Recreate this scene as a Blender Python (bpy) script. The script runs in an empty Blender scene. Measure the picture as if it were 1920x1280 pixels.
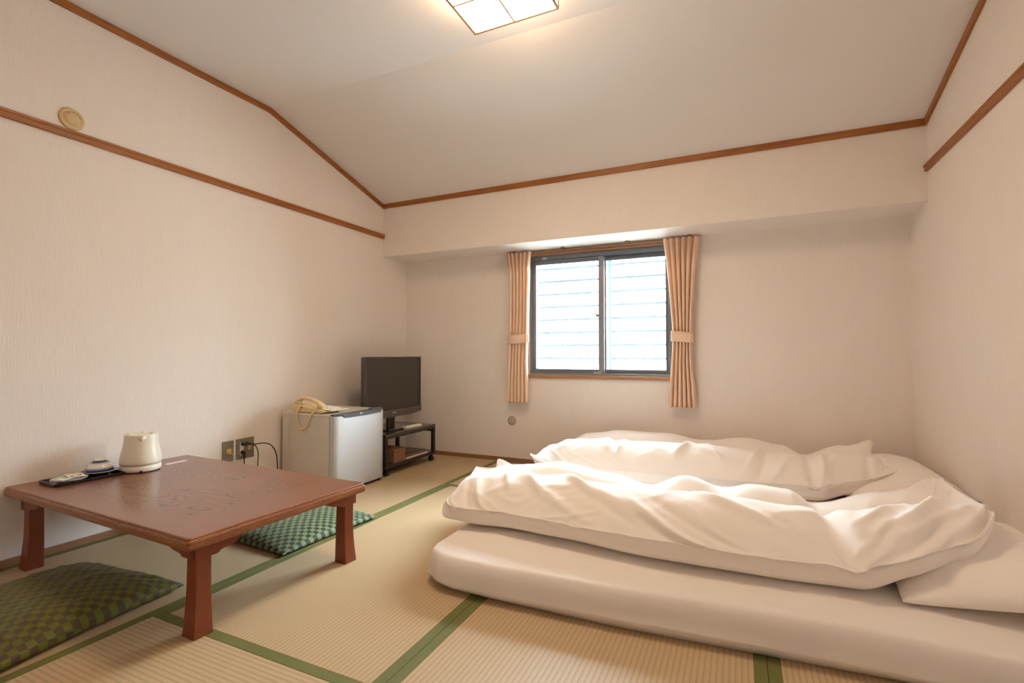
import bpy, bmesh, math, random
import numpy as np
from mathutils import Vector, Matrix, noise
random.seed(7); np.random.seed(7)
S = bpy.context.scene
COL = S.collection
R = math.radians

# ------------------------------------------------------------------ camera, world, exposure
CAM = Vector((2.679, -0.3457, 0.8519))
YAW, PITCH = 0.4333, 0.0248
cam = bpy.data.cameras.new('camera'); camo = bpy.data.objects.new('camera', cam); COL.objects.link(camo)
cam.sensor_width = 36; cam.lens = 36*925.24/1920; cam.clip_start = 0.02
f = Vector((-math.sin(YAW)*math.cos(PITCH), math.cos(YAW)*math.cos(PITCH), math.sin(PITCH)))
r_ = Vector((math.cos(YAW), math.sin(YAW), 0)); u = r_.cross(f)
M = Matrix((r_, u, -f)).transposed().to_4x4(); M.translation = CAM
camo.matrix_world = M
S.camera = camo
S.view_settings.view_transform = 'Standard'; S.view_settings.look = 'None'
S.view_settings.gamma = 1; S.view_settings.use_curve_mapping = False
S.view_settings.exposure = 1.17
DAY = 48.0            # overcast sky outside the window
LAMP = 17.5          # ceiling lamp diffuser
w = bpy.data.worlds.new('sky'); S.world = w; w.use_nodes = True
_n, _l = w.node_tree.nodes, w.node_tree.links        # overcast sky: zenith three times the horizon, dull ground below
_c = _n.new('ShaderNodeTexCoord'); _s = _n.new('ShaderNodeSeparateXYZ'); _l.new(_c.outputs['Generated'], _s.inputs[0])
_r = _n.new('ShaderNodeValToRGB'); _m = _n.new('ShaderNodeMapRange'); _m.inputs[1].default_value = -1; _m.inputs[2].default_value = 1
_l.new(_s.outputs[2], _m.inputs[0]); _l.new(_m.outputs[0], _r.inputs[0]); _l.new(_r.outputs[0], _n['Background'].inputs[0])
_e = _r.color_ramp.elements
_e[0].position = .46; _e[0].color = (.085, .088, .090, 1); _e[1].position = .52; _e[1].color = (.165, .185, .205, 1)
_x = _e.new(.78); _x.color = (.80, .89, .98, 1); _x = _e.new(1.0); _x.color = (.90, .95, 1.0, 1)
_n['Background'].inputs[1].default_value = DAY
pl = bpy.data.lights.new('window_portal', 'AREA'); pl.shape = 'RECTANGLE'; pl.size = 1.05; pl.size_y = 0.90
pl.cycles.is_portal = True
plo = bpy.data.objects.new('window_portal', pl); COL.objects.link(plo)
plo.location = (1.715, 3.40, 1.15); plo.rotation_euler = (R(-90), 0, 0)
try:
    S.cycles.use_denoising = True; S.cycles.denoiser = 'OPENIMAGEDENOISE'
    S.cycles.denoising_input_passes = 'RGB_ALBEDO_NORMAL'
    S.cycles.max_bounces = 14; S.cycles.diffuse_bounces = 9; S.cycles.transparent_max_bounces = 16
    S.cycles.sample_clamp_indirect = 6
except Exception as e: print(e)

# room measures (metres)
W, D, YB, HC, HB, YK, HK = 3.5816, 3.2207, 2.9012, 2.0856, 1.6525, 1.8055, 2.4013
YF = -1.25
XA, YN, YC = 0.937, 0.672, 2.400

# ------------------------------------------------------------------ helpers
def tag(o, label=None, cat=None, group=None, kind=None):
    if label: o['label'] = label
    if cat: o['category'] = cat
    if group: o['group'] = group
    if kind: o['kind'] = kind
    return o
def empty(name, loc, label=None, cat=None, group=None, rz=0):
    o = bpy.data.objects.new(name, None); COL.objects.link(o); o.empty_display_size = .05
    o.location = loc; o.rotation_euler = (0, 0, rz)
    return tag(o, label, cat, group)
def link(name, me, mat=None, parent=None, loc=None, rot=None, smooth=False, auto=None):
    if mat is not None:
        for m in (mat if isinstance(mat, (list, tuple)) else [mat]): me.materials.append(m)
    if smooth: me.polygons.foreach_set('use_smooth', [True]*len(me.polygons))
    o = bpy.data.objects.new(name, me); COL.objects.link(o)
    if parent is not None: o.parent = parent
    if loc is not None: o.location = loc
    if rot is not None: o.rotation_euler = rot
    if auto:
        me.polygons.foreach_set('use_smooth', [True]*len(me.polygons))
        md = o.modifiers.new('w', 'WEIGHTED_NORMAL') if auto == 'w' else None
    return o
def bevel(bm, amt, seg=2, edges=None):
    if amt > 0:
        bmesh.ops.bevel(bm, geom=edges or bm.edges[:], offset=amt, segments=seg, profile=.6, affect='EDGES', clamp_overlap=True)
def mk(bm, name):
    me = bpy.data.meshes.new(name); bm.normal_update(); bm.to_mesh(me); bm.free(); return me
def box(name, a, b, mat, parent=None, bev=0.0, seg=2, origin=None, **k):
    """a, b opposite corners in the parent's frame; the object's origin goes at the box centre"""
    a, b = Vector(a), Vector(b); c = (a+b)/2; s = b-a
    bm = bmesh.new(); bmesh.ops.create_cube(bm, size=1)
    bmesh.ops.scale(bm, vec=(abs(s.x), abs(s.y), abs(s.z)), verts=bm.verts)
    bevel(bm, bev, seg)
    return link(name, mk(bm, name), mat, parent, loc=c, auto='w' if bev > 0 else None, **k)
def addbox(bm, a, b):
    a, b = Vector(a), Vector(b); c = (a+b)/2; s = b-a
    r = bmesh.ops.create_cube(bm, size=1)
    bmesh.ops.scale(bm, vec=(abs(s.x), abs(s.y), abs(s.z)), verts=r['verts'])
    bmesh.ops.translate(bm, vec=c, verts=r['verts'])
    return r['verts']
def prism(name, pts, axis, lo, hi, mat, parent=None, bev=0.0, seg=2, **k):
    """outline pts (2D) in the plane normal to axis, extruded from lo to hi"""
    bm = bmesh.new()
    def P(p, t):
        return {'x': (t, p[0], p[1]), 'y': (p[0], t, p[1]), 'z': (p[0], p[1], t)}[axis]
    vs = [bm.verts.new(P(p, lo)) for p in pts]
    fc = bm.faces.new(vs)
    r = bmesh.ops.extrude_face_region(bm, geom=[fc])
    d = Vector(P((0, 0), hi)) - Vector(P((0, 0), lo))
    bmesh.ops.translate(bm, vec=d, verts=[v for v in r['geom'] if isinstance(v, bmesh.types.BMVert)])
    bmesh.ops.recalc_face_normals(bm, faces=bm.faces)
    if bev: bevel(bm, bev, seg)
    return link(name, mk(bm, name), mat, parent, auto='w' if bev > 0 else None, **k)
def lathe(name, prof, mat, parent=None, n=40, sx=1, sy=1, **k):
    vs, fs = [], []
    for (r, z) in prof:
        for i in range(n):
            a = 2*math.pi*i/n; vs.append((r*math.cos(a)*sx, r*math.sin(a)*sy, z))
    for j in range(len(prof)-1):
        for i in range(n):
            i2 = (i+1) % n; fs.append((j*n+i, j*n+i2, (j+1)*n+i2, (j+1)*n+i))
    fs.append(tuple(range(n-1, -1, -1))); m = len(prof)-1; fs.append(tuple(m*n+i for i in range(n)))
    me = bpy.data.meshes.new(name); me.from_pydata(vs, [], fs)
    return link(name, me, mat, parent, smooth=True, **k)
def smooth_path(pts, n=8):
    P = [Vector(p) for p in pts]; P = [2*P[0]-P[1]]+P+[2*P[-1]-P[-2]]; out = []
    for i in range(1, len(P)-2):
        for k in range(n):
            t = k/n; p0, p1, p2, p3 = P[i-1:i+3]
            out.append(.5*((2*p1)+(-p0+p2)*t+(2*p0-5*p1+4*p2-p3)*t*t+(-p0+3*p1-3*p2+p3)*t**3))
    out.append(P[-2]); return out
def tube_mesh(name, pts, r, n=8, rf=None):
    vs, fs = [], []; up = Vector((0.13, .31, .94)).normalized(); prev = None
    for i, p in enumerate(pts):
        t = (pts[min(i+1, len(pts)-1)]-pts[max(i-1, 0)]).normalized()
        if prev is None: a = t.cross(up).normalized()
        else: a = (prev - t*prev.dot(t)).normalized()
        prev = a; b = t.cross(a); rr = r if rf is None else rf(i/(len(pts)-1))
        for k in range(n):
            an = 2*math.pi*k/n; q = p + a*math.cos(an)*rr + b*math.sin(an)*rr; vs.append(q[:])
    for i in range(len(pts)-1):
        for k in range(n):
            k2 = (k+1) % n; fs.append((i*n+k, i*n+k2, (i+1)*n+k2, (i+1)*n+k))
    fs.append(tuple(range(n-1, -1, -1))); m = (len(pts)-1)*n; fs.append(tuple(m+k for k in range(n)))
    me = bpy.data.meshes.new(name); me.from_pydata([tuple(v) for v in vs], [], fs); return me
def tube(name, pts, r, mat, parent=None, n=8, sm=8, rf=None, **k):
    return link(name, tube_mesh(name, smooth_path(pts, sm) if sm else [Vector(p) for p in pts], r, n, rf), mat, parent, smooth=True, **k)

# ------------------------------------------------------------------ materials
def nt(name):
    m = bpy.data.materials.new(name); m.use_nodes = True; t = m.node_tree
    return m, t, t.nodes['Principled BSDF'], t.nodes['Material Output']
class G:
    def __init__(s, t): s.t = t
    def n(s, ty, **kw):
        x = s.t.nodes.new(ty)
        for k, v in kw.items():
            if k.startswith('i_'):
                key = k[2:]; key = int(key) if key.isdigit() else key.replace('_', ' ')
                if hasattr(v, 'is_linked') or isinstance(v, bpy.types.NodeSocket): s.t.links.new(v, x.inputs[key])
                else: x.inputs[key].default_value = v
            else: setattr(x, k, v)
        return x
    def l(s, a, b): s.t.links.new(a, b)
    def math(s, op, a, b=None, c=None):
        x = s.t.nodes.new('ShaderNodeMath'); x.operation = op
        for i, v in enumerate((a, b, c)):
            if v is None: continue
            if isinstance(v, bpy.types.NodeSocket): s.t.links.new(v, x.inputs[i])
            else: x.inputs[i].default_value = v
        return x.outputs[0]
    def mix(s, fac, a, b):
        x = s.t.nodes.new('ShaderNodeMix'); x.data_type = 'RGBA'
        for sock, v in ((x.inputs[0], fac), (x.inputs[6], a), (x.inputs[7], b)):
            if isinstance(v, bpy.types.NodeSocket): s.t.links.new(v, sock)
            else: sock.default_value = v if not isinstance(v, tuple) else (*v, 1)[:4]
        return x.outputs[2]
    def coord(s, which='Object', scale=(1, 1, 1), loc=(0, 0, 0), rot=(0, 0, 0)):
        c = s.t.nodes.new('ShaderNodeTexCoord'); m = s.t.nodes.new('ShaderNodeMapping')
        m.inputs['Scale'].default_value = scale; m.inputs['Location'].default_value = loc; m.inputs['Rotation'].default_value = rot
        s.t.links.new(c.outputs[which], m.inputs[0]); return m.outputs[0]
    def noise(s, vec, scale, detail=3, rough=.5, dist=0):
        x = s.t.nodes.new('ShaderNodeTexNoise'); s.t.links.new(vec, x.inputs['Vector'])
        x.inputs['Scale'].default_value = scale; x.inputs['Detail'].default_value = detail
        x.inputs['Roughness'].default_value = rough; x.inputs['Distortion'].default_value = dist
        return x.outputs['Fac']
    def bump(s, h, strength, dist, bsdf, normal=None):
        b = s.t.nodes.new('ShaderNodeBump'); b.inputs['Strength'].default_value = strength; b.inputs['Distance'].default_value = dist
        s.t.links.new(h, b.inputs['Height'])
        if normal is not None: s.t.links.new(normal, b.inputs['Normal'])
        if bsdf is not None: s.t.links.new(b.outputs[0], bsdf.inputs['Normal'])
        return b.outputs[0]
def plain(name, col, rough=.5, metal=0, spec=.5, coat=0, vary=.06, bumpk=0, scale=30):
    m, t, p, o = nt(name); g = G(t)
    p.inputs['Roughness'].default_value = rough; p.inputs['Metallic'].default_value = metal
    p.inputs['Specular IOR Level'].default_value = spec; p.inputs['Coat Weight'].default_value = coat
    v = g.coord('Object'); n = g.noise(v, scale, 3)
    a = tuple(min(1, c*(1-vary)) for c in col); b = tuple(min(1, c*(1+vary)) for c in col)
    g.l(g.mix(n, a, b), p.inputs['Base Color'])
    if bumpk: g.bump(n, bumpk, .001, p)
    return m
def wallpaper(name, col, bumpk=.6, contrast=.055):
    m, t, p, o = nt(name); g = G(t); p.inputs['Roughness'].default_value = .85; p.inputs['Specular IOR Level'].default_value = .2
    v = g.coord('Object', scale=(1, 1, .12))
    a = g.noise(v, 160, 3, .6); b = g.noise(g.coord('Object', scale=(1, 1, .25)), 22, 4, .6)
    h = g.math('ADD', g.math('MULTIPLY', a, .6), g.math('MULTIPLY', b, .5))
    lo = tuple(c*(1-contrast) for c in col); hi = tuple(min(1, c*(1+contrast)) for c in col)
    g.l(g.mix(h, lo, hi), p.inputs['Base Color']); g.bump(h, bumpk, .003, p); return m
def wood(name, c1, c2, axis=0, rough=.4, scale=1.0, coat=0, worn=None):
    m, t, p, o = nt(name); g = G(t); sc = [14, 14, 14]; sc[axis] = .9
    v = g.coord('Object', scale=tuple(x*scale for x in sc))
    n = g.noise(v, 5, 5, .6, .4); k = g.n('ShaderNodeValToRGB'); g.l(n, k.inputs[0])
    k.color_ramp.elements[0].position = .3; k.color_ramp.elements[1].position = .7
    k.color_ramp.elements[0].color = (*c1, 1); k.color_ramp.elements[1].color = (*c2, 1)
    g.l(k.outputs[0], p.inputs['Base Color']); p.inputs['Roughness'].default_value = rough
    p.inputs['Coat Weight'].default_value = coat; g.bump(n, .1, .001, p); return m
def cloth_mat(name, col, weave=2200, bumpk=.12, sheen=.25, rough=.9, wr=.0):
    m, t, p, o = nt(name); g = G(t); p.inputs['Roughness'].default_value = rough
    p.inputs['Sheen Weight'].default_value = sheen; p.inputs['Specular IOR Level'].default_value = .2
    v = g.coord('Object'); n = g.noise(v, 300, 3); n2 = g.noise(v, 7, 4, .6)
    g.l(g.mix(n, tuple(c*.98 for c in col), col), p.inputs['Base Color'])
    nn = g.bump(n, bumpk, .0006, None)
    g.bump(n2, wr, .02, p, nn) if wr else g.l(nn, p.inputs['Normal'])
    return m

WALL = wallpaper('ivory_wallpaper', (.80, .735, .68))
CEIL = wallpaper('ceiling_paper', (.76, .725, .70), .1, .01)
TRIM = wood('brown_trim_wood', (.25, .078, .014), (.40, .142, .030), 0, .42)
TRIMY = wood('brown_trim_wood_y', (.25, .078, .014), (.40, .142, .030), 1, .42)
BASEW = wood('base_wood', (.27, .12, .055), (.36, .17, .08), 0, .5)
BASEY = wood('base_wood_y', (.27, .12, .055), (.36, .17, .08), 1, .5)
SILL = wood('sill_wood', (.34, .16, .075), (.45, .24, .12), 0, .35)
def tatami():
    m, t, p, o = nt('tatami_rush'); g = G(t); p.inputs['Roughness'].default_value = .5; p.inputs['Specular IOR Level'].default_value = .45
    c = g.n('ShaderNodeTexCoord'); sp = g.n('ShaderNodeSeparateXYZ'); g.l(c.outputs['Object'], sp.inputs[0])
    ph = g.math('MULTIPLY', sp.outputs[1], 2*math.pi/.0155)
    rib = g.math('ABSOLUTE', g.math('SINE', g.math('MULTIPLY', ph, .5)))        # rounded ribs with sharp warp lines
    ribc = g.math('POWER', rib, .35)
    fine = g.noise(g.coord('Object', scale=(900, 30, 30)), 1, 2)
    blot = g.noise(g.coord('Object'), 3.2, 4, .6); info = g.n('ShaderNodeObjectInfo')
    base = g.mix(blot, (.47, .335, .195), (.55, .395, .23))
    base = g.mix(g.math('MULTIPLY', fine, .5), base, (.63, .47, .29))
    base = g.mix(ribc, (.30, .235, .125), base)
    g.l(base, p.inputs['Base Color'])
    h = g.math('ADD', g.math('MULTIPLY', ribc, 1.0), g.math('MULTIPLY', fine, .25))
    g.bump(h, .35, .0012, p); return m
TATAMI = tatami()
def heri():
    m, t, p, o = nt('green_border_cloth'); g = G(t); p.inputs['Roughness'].default_value = .7
    v = g.coord('Object'); n = g.noise(g.coord('Object', scale=(1, 1, 1)), 700, 2); b = g.noise(v, 8, 3)
    g.l(g.mix(g.math('MULTIPLY', g.math('ADD', n, b), .5), (.10, .105, .018), (.19, .195, .055)), p.inputs['Base Color'])
    g.bump(n, .3, .0008, p); return m
HERI = heri()
COTTON = cloth_mat('white_cotton', (.90, .835, .78))
COTTON2 = cloth_mat('white_sheet', (.83, .77, .72))
CURT = cloth_mat('peach_curtain', (.93, .71, .53), sheen=.2)
_t = CURT.node_tree; _g = G(_t); _tl = _g.n('ShaderNodeBsdfTranslucent'); _tl.inputs[0].default_value = (.95, .74, .54, 1)
_mx = _g.n('ShaderNodeMixShader'); _mx.inputs[0].default_value = .2
_g.l(_t.nodes['Principled BSDF'].outputs[0], _mx.inputs[1]); _g.l(_tl.outputs[0], _mx.inputs[2]); _g.l(_mx.outputs[0], _t.nodes['Material Output'].inputs[0])

# ------------------------------------------------------------------ room shell
def shell(name, verts, faces, mat):
    me = bpy.data.meshes.new(name); me.from_pydata(verts, [], faces)
    return tag(link(name, me, mat), kind='structure')
T = .12
prof = [(YF, 0), (D, 0), (D, HB+.2), (YB, HC), (YK, HK), (YF, HK)]
lw = tag(prism('wall_left', [(YF-T, -.1), (D+T, -.1), (D+T, 2.6), (YF-T, 2.6)], 'x', -T, 0, WALL), kind='structure')
rw = tag(prism('wall_right', [(YF-T, -.1), (D+T, -.1), (D+T, 2.6), (YF-T, 2.6)], 'x', W, W+T, WALL), kind='structure')
tag(box('wall_front', (0, YF-T, -.1), (W, YF, 2.6), WALL), kind='structure')
# far wall with the window opening
WX0, WX1, WZ0, WZ1 = 1.180, 2.250, .690, 1.615
bm = bmesh.new()
addbox(bm, (0, D, -.1), (WX0, D+T, 1.9)); addbox(bm, (WX1, D, -.1), (W, D+T, 1.9))
addbox(bm, (WX0, D, -.1), (WX1, D+T, WZ0)); addbox(bm, (WX0, D, WZ1), (WX1, D+T, 1.9))
tag(link('wall_back', mk(bm, 'wall_back'), WALL), kind='structure')
# boxed beam over the window
tag(box('beam', (0, YB, HB), (W, D+T, 2.3), WALL), kind='structure')
# ceiling: level part and the part that falls to the beam
tag(prism('ceiling', [(YF-T, HK), (YK, HK), (YB+.02, HC-.0057), (YB+.02, HC+.1), (YK, HK+.1), (YF-T, HK+.1)], 'x', -.02, W+.02, CEIL), kind='structure')
# ceiling trim following the profile on both side walls and the beam
th = .034
def slope_trim(name, x0, x1):
    nx = Vector((YB-YK, HC-HK)); nx.normalize(); nrm = Vector((nx.y, -nx.x)) # downwards normal-ish
    if nrm.y > 0: nrm = -nrm
    o1 = Vector((YK, HK)) + Vector((0, -th)); 
    kk = math.tan(math.atan2(-(HC-HK), (YB-YK))/2)
    pts = [(YF, HK), (YK, HK), (YB, HC), (YB, HC-th/abs(nrm.y)), (YK-th*kk, HK-th), (YF, HK-th)]
    return tag(prism(name, pts, 'x', x0, x1, TRIMY, bev=.002, seg=1), kind='structure')
slope_trim('trim_1', 0, .014); slope_trim('trim_2', W-.014, W)
tag(box('trim_3', (.014, YB-.014, HC-.034), (W-.014, YB, HC+.004), TRIM, bev=.002, seg=1), kind='structure')
# picture rails: fascia with a rounded upper lip
def rail(name, x0, sgn, top):
    p = [(0, top-.036), (.013, top-.036), (.015, top-.033), (.015, top-.015), (.019, top-.012), (.019, top-.003), (.016, top), (0, top)]
    p = [(x0+sgn*a, b) for a, b in p]
    return tag(prism(name, p, 'y', YF, YB-.001, TRIMY), kind='structure')
rail('trim_4', 0, 1, 1.837); rail('trim_5', W, -1, 1.844)
tag(box('baseboard_left', (0, YF, -.01), (.012, D, .030), BASEY, bev=.0015, seg=1), kind='structure')
tag(box('baseboard_right', (W-.012, YF, -.01), (W, D, .030), BASEY, bev=.0015, seg=1), kind='structure')
tag(box('baseboard_back', (.012, D-.012, -.01), (W-.012, D, .030), BASEW, bev=.0015, seg=1), kind='structure')
tag(box('baseboard_front', (.012, YF, -.01), (W-.012, YF+.012, .030), BASEW, bev=.0015, seg=1), kind='structure')

# floor of tatami mats
SUB = plain('subfloor_board', (.10, .08, .05), .8)
fl = tag(box('floor', (-T, YF-T, -.10), (W+T, D+T, -.052), SUB), kind='structure')
flc = fl.location.copy()
def mat_(x0, x1, y0, y1, along, b0=True, b1=True):
    lx, ly = (x1-x0, y1-y0) if along == 'x' else (y1-y0, x1-x0)
    g = .0006; bm = bmesh.new(); addbox(bm, (-lx/2+g, -ly/2+g, -.05), (lx/2-g, ly/2-g, 0)); bevel(bm, .0015, 1)
    o = link('tatami_mat', mk(bm, 'tatami_mat'), TATAMI, fl, loc=Vector(((x0+x1)/2, (y0+y1)/2, 0))-flc, rot=(0, 0, 0 if along == 'x' else R(90)))
    for s, on in ((-1, b0), (1, b1)):
        if not on: continue
        y = s*(ly/2-.0175)
        bm = bmesh.new(); addbox(bm, (-lx/2+g, y-.0175+g, -.02), (lx/2-g, y+.0175-g, .0010)); bevel(bm, .0008, 1)
        link('cloth_border', mk(bm, 'cloth_border'), HERI, o)
b = .012
mat_(b, XA, 1.42, D-b, 'y'); mat_(b, XA, -.38, 1.42, 'y'); mat_(b, XA, YF+b, -.38, 'y')
mat_(XA, XA+.9, YN, YC, 'y'); mat_(XA+.9, XA+1.8, YN, YC, 'y'); mat_(XA+1.8, W-b, YN, YC, 'y')
mat_(XA, XA+1.8, YC, D-b, 'x'); mat_(XA+1.8, W-b, YC, D-b, 'x')
mat_(XA, XA+1.8, YN-.9, YN, 'x'); mat_(XA+1.8, W-b, YN-.9, YN, 'x')
mat_(XA, XA+1.8, YF+b, YN-.9, 'x'); mat_(XA+1.8, W-b, YF+b, YN-.9, 'x')

# ------------------------------------------------------------------ window
ALU = plain('veiled_bronze_aluminium', (.17, .19, .22), .38, .4)  # bronze lifted towards blue-grey: the window's veiling glare is put into the colour
ALU2 = plain('grey_aluminium', (.30, .30, .31), .4, .6)
def glassmat(name, tint, refl=.06, rough=0.0):
    m, t, p, o = nt(name); g = G(t); t.nodes.remove(p)
    tr = g.n('ShaderNodeBsdfTransparent'); tr.inputs[0].default_value = (*tint, 1)
    gl = g.n('ShaderNodeBsdfGlossy'); gl.inputs['Roughness'].default_value = rough
    fr = g.n('ShaderNodeFresnel'); fr.inputs[0].default_value = 1.3
    mx = g.n('ShaderNodeMixShader'); g.l(fr.outputs[0], mx.inputs[0]); g.l(tr.outputs[0], mx.inputs[1]); g.l(gl.outputs[0], mx.inputs[2])
    g.l(mx.outputs[0], o.inputs[0]); return m
GLASS = glassmat('window_glass', (.97, .985, .98))
def louvermat():
    m, t, p, o = nt('frosted_louver_glass'); g = G(t); t.nodes.remove(p)
    v = g.coord('Object'); n = g.noise(v, 90, 3)
    tr = g.n('ShaderNodeBsdfTransparent'); tr.inputs[0].default_value = (.94, .975, .98, 1)
    tl = g.n('ShaderNodeBsdfTranslucent'); tl.inputs[0].default_value = (.9, .95, .95, 1)
    mx = g.n('ShaderNodeMixShader'); g.l(g.math('MULTIPLY', n, .35), mx.inputs[0])
    g.l(tr.outputs[0], mx.inputs[1]); g.l(tl.outputs[0], mx.inputs[2]); g.l(mx.outputs[0], o.inputs[0]); return m
LOUV = louvermat()
win = tag(empty('window_1', (1.715, D, .69)), kind='structure')
wo = Vector((1.715, D, .69))
def wbox(name, a, b, mat, parent=win, bev=.002, **k):
    return box(name, Vector(a)-wo, Vector(b)-wo, mat, parent, bev, 1, **k)
wbox('window_frame', (WX0-.004, D+.012, WZ0), (WX0+.022, D+.10, WZ1), ALU)
wbox('window_frame', (WX1-.022, D+.012, WZ0), (WX1+.004, D+.10, WZ1), ALU)
wbox('window_frame', (WX0, D+.010, WZ1-.036), (WX1, D+.10, WZ1), ALU)
wbox('window_frame', (WX0, D+.010, WZ0), (WX1, D+.10, WZ0+.016), ALU2)
wbox('window_sill', (WX0-.012, D-.018, WZ0-.026), (WX1+.012, D+.03, WZ0-.001), SILL)
wbox('window_head', (WX0-.012, D-.018, WZ1-.002), (WX1+.012, D+.03, WZ1+.026), SILL)
wbox('window_jamb', (WX0-.012, D-.014, WZ0), (WX0-.004, D+.03, WZ1), SILL)
wbox('window_jamb', (WX1+.004, D-.014, WZ0), (WX1+.012, D+.03, WZ1), SILL)
def sash(x0, x1, y, st=.028, cen=.042, left=True):
    z0, z1 = WZ0+.016, WZ1-.036
    s = empty('sash', (Vector(((x0+x1)/2, y, z0))-wo)); s.parent = win
    so = Vector(((x0+x1)/2, y, z0))
    def sb(n, a, b, m): return box(n, Vector(a)-so, Vector(b)-so, m, s, .002, 1)
    a, c = (st, cen) if left else (cen, st)
    sb('stile', (x0, y-.011, z0), (x0+a, y+.011, z1), ALU if left else ALU2)
    sb('stile', (x1-c, y-.011, z0), (x1, y+.011, z1), ALU2 if left else ALU)
    sb('rail', (x0+a, y-.011, z0), (x1-c, y+.011, z0+.030), ALU); sb('rail', (x0+a, y-.011, z1-.034), (x1-c, y+.011, z1), ALU)
    sb('glass_pane', (x0+a-.002, y-.002, z0+.028), (x1-c+.002, y+.002, z1-.032), GLASS)
    return s, so
s1, s1o = sash(WX0+.020, 1.768, D+.032)
s2, s2o = sash(1.735, WX1-.020, D+.062, left=False)
# crescent lock on the meeting stile
bm = bmesh.new(); addbox(bm, (-.010, -.008, -.028), (.010, .0, .028)); bevel(bm, .003, 2)
vs = addbox(bm, (-.034, -.020, -.016), (.006, -.008, .004))
lk = link('window_lock', mk(bm, 'window_lock'), ALU2, win, loc=Vector((1.745, D+.019, 1.14))-wo)
tube('lock_handle', [(-.026, -.014, -.012), (-.036, -.014, .006), (-.032, -.014, .030), (-.022, -.014, .044)], .0045, ALU2, lk, sm=4)
wbox('sticker', (1.285, D+.0075, WZ1-.034), (1.322, D+.0105, WZ1-.012), plain('pale_sticker', (.45, .47, .5), .5), bev=0)
wbox('sash_stopper', (1.69, D+.012, WZ0+.014), (1.745, D+.02, WZ0+.026), plain('clear_grey_plastic', (.5, .55, .52), .4), bev=.001)
# louvre shutter of frosted glass slats outside
YL = D+.135
LF = plain('pale_blue_louver_frame', (.20, .30, .38), .5)
wbox('louver_rail', (1.775, YL-.015, WZ0), (1.800, YL+.02, WZ1), LF)
wbox('louver_rail', (WX0-.01, YL-.015, WZ0), (WX0+.012, YL+.02, WZ1), LF)
wbox('louver_rail', (WX1-.012, YL-.015, WZ0), (WX1+.01, YL+.02, WZ1), LF)
EDG = plain('louver_edge', (.22, .26, .28), .5)
for (x0, x1, n0) in ((WX0+.012, 1.775, 0), (1.800, WX1-.012, 1)):
    me = None
    for k in range(9):
        z = .713 + .1015*k
        L = x1-x0
        bm = bmesh.new(); addbox(bm, (-L/2, -.0025, 0), (L/2, .0025, .106))
        o = link('louver_slat', mk(bm, 'louver_slat'), LOUV, win, loc=Vector(((x0+x1)/2, YL, z))-wo, rot=(R(-9), 0, 0))
        bm = bmesh.new(); addbox(bm, (-L/2, -.0045, -.007), (L/2, .0035, .0090))
        link('slat_edge', mk(bm, 'slat_edge'), EDG, o)

# ------------------------------------------------------------------ curtains
RAIL = plain('brown_curtain_rail', (.30, .17, .10), .35, .3)
cr = empty('curtain_rail', (1.715, 3.155, 1.628), 'brown curtain rail under the beam above the window', 'curtain rail')
box('rail_track', (-.705, .020, .001), (.718, .034, .014), RAIL, cr, .003)
for x in (-.66, -.24, .24, .66):
    box('rail_bracket', (x-.012, -.006, .013), (x+.012, .066, .0235), RAIL, cr, .002, 1)
def curtain(name, label, keys, folds, ph):
    # keys: (z, xl, xr, depth)
    z0 = keys[0][0]; cx = (keys[0][1]+keys[0][2])/2; cy = 3.155
    o = empty(name, (cx, cy, keys[-1][0]), label, 'curtain')
    nz, nx = 90, folds*16; vs = []; fs = []
    zs = np.linspace(keys[0][0], keys[-1][0], nz)
    kz = np.array([k[0] for k in keys])[::-1]
    def I(j, z): return float(np.interp(z, kz, np.array([k[j] for k in keys])[::-1]))
    for z in zs:
        xl = np.mean([I(1, z+d) for d in (-.02, -.01, 0, .01, .02)]); xr = np.mean([I(2, z+d) for d in (-.02, -.01, 0, .01, .02)]); dp = I(3, z)
        head = max(0, min(1, (z-(z0-.16))/.03))
        for i in range(nx+1):
            t = i/nx; x = xl+(xr-xl)*t; a = 2*math.pi*(folds*t)+ph
            s = math.sin(a); s2 = math.copysign(abs(s)**.75, s)
            y = dp*s2*(1-.35*head*math.cos(2*a)) + .12*dp*math.sin(2.1*t*folds+z*4+ph)
            x += (.25*(xr-xl)/folds)*math.cos(a)*(.5 if head < .5 else .25)*(1 if 0 < i < nx else 0)
            x += .003*math.sin(z*5+ph+i*.03)
            vs.append((x-cx, y-.004-.0, z-keys[-1][0]))
    n = nx+1
    for j in range(nz-1):
        for i in range(nx): fs.append((j*n+i, j*n+i+1, (j+1)*n+i+1, (j+1)*n+i))
    me = bpy.data.meshes.new('curtain_panel'); me.from_pydata(vs, [], fs)
    c = link('curtain_panel', me, CURT, o, smooth=True)
    sd = c.modifiers.new('s', 'SOLIDIFY'); sd.thickness = .002; sd.offset = 0
    # tieback band
    zt = keys[3][0]; xl, xr = keys[3][1]-.006, keys[3][2]+.006
    bm = bmesh.new(); N = 40; rows = []
    for z, k in ((zt+.036, 1.0), (zt+.02, 1.02), (zt-.02, 1.02), (zt-.036, 1.0)):
        rows.append([bm.verts.new(((xl+xr)/2-cx+(xr-xl)/2*k*math.cos(2*math.pi*i/N), -.004+.036*k*math.sin(2*math.pi*i/N), z-keys[-1][0]+.010*math.cos(2*math.pi*i/N)*(-1 if ph > 1 else 1)*.6)) for i in range(N)])
    for a_, b_ in zip(rows, rows[1:]):
        for i in range(N): bm.faces.new((a_[i], a_[(i+1) % N], b_[(i+1) % N], b_[i]))
    tb = link('tieback', mk(bm, 'tieback'), CURT, o, smooth=True)
    sd = tb.modifiers.new('s', 'SOLIDIFY'); sd.thickness = .004
    return o
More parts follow.
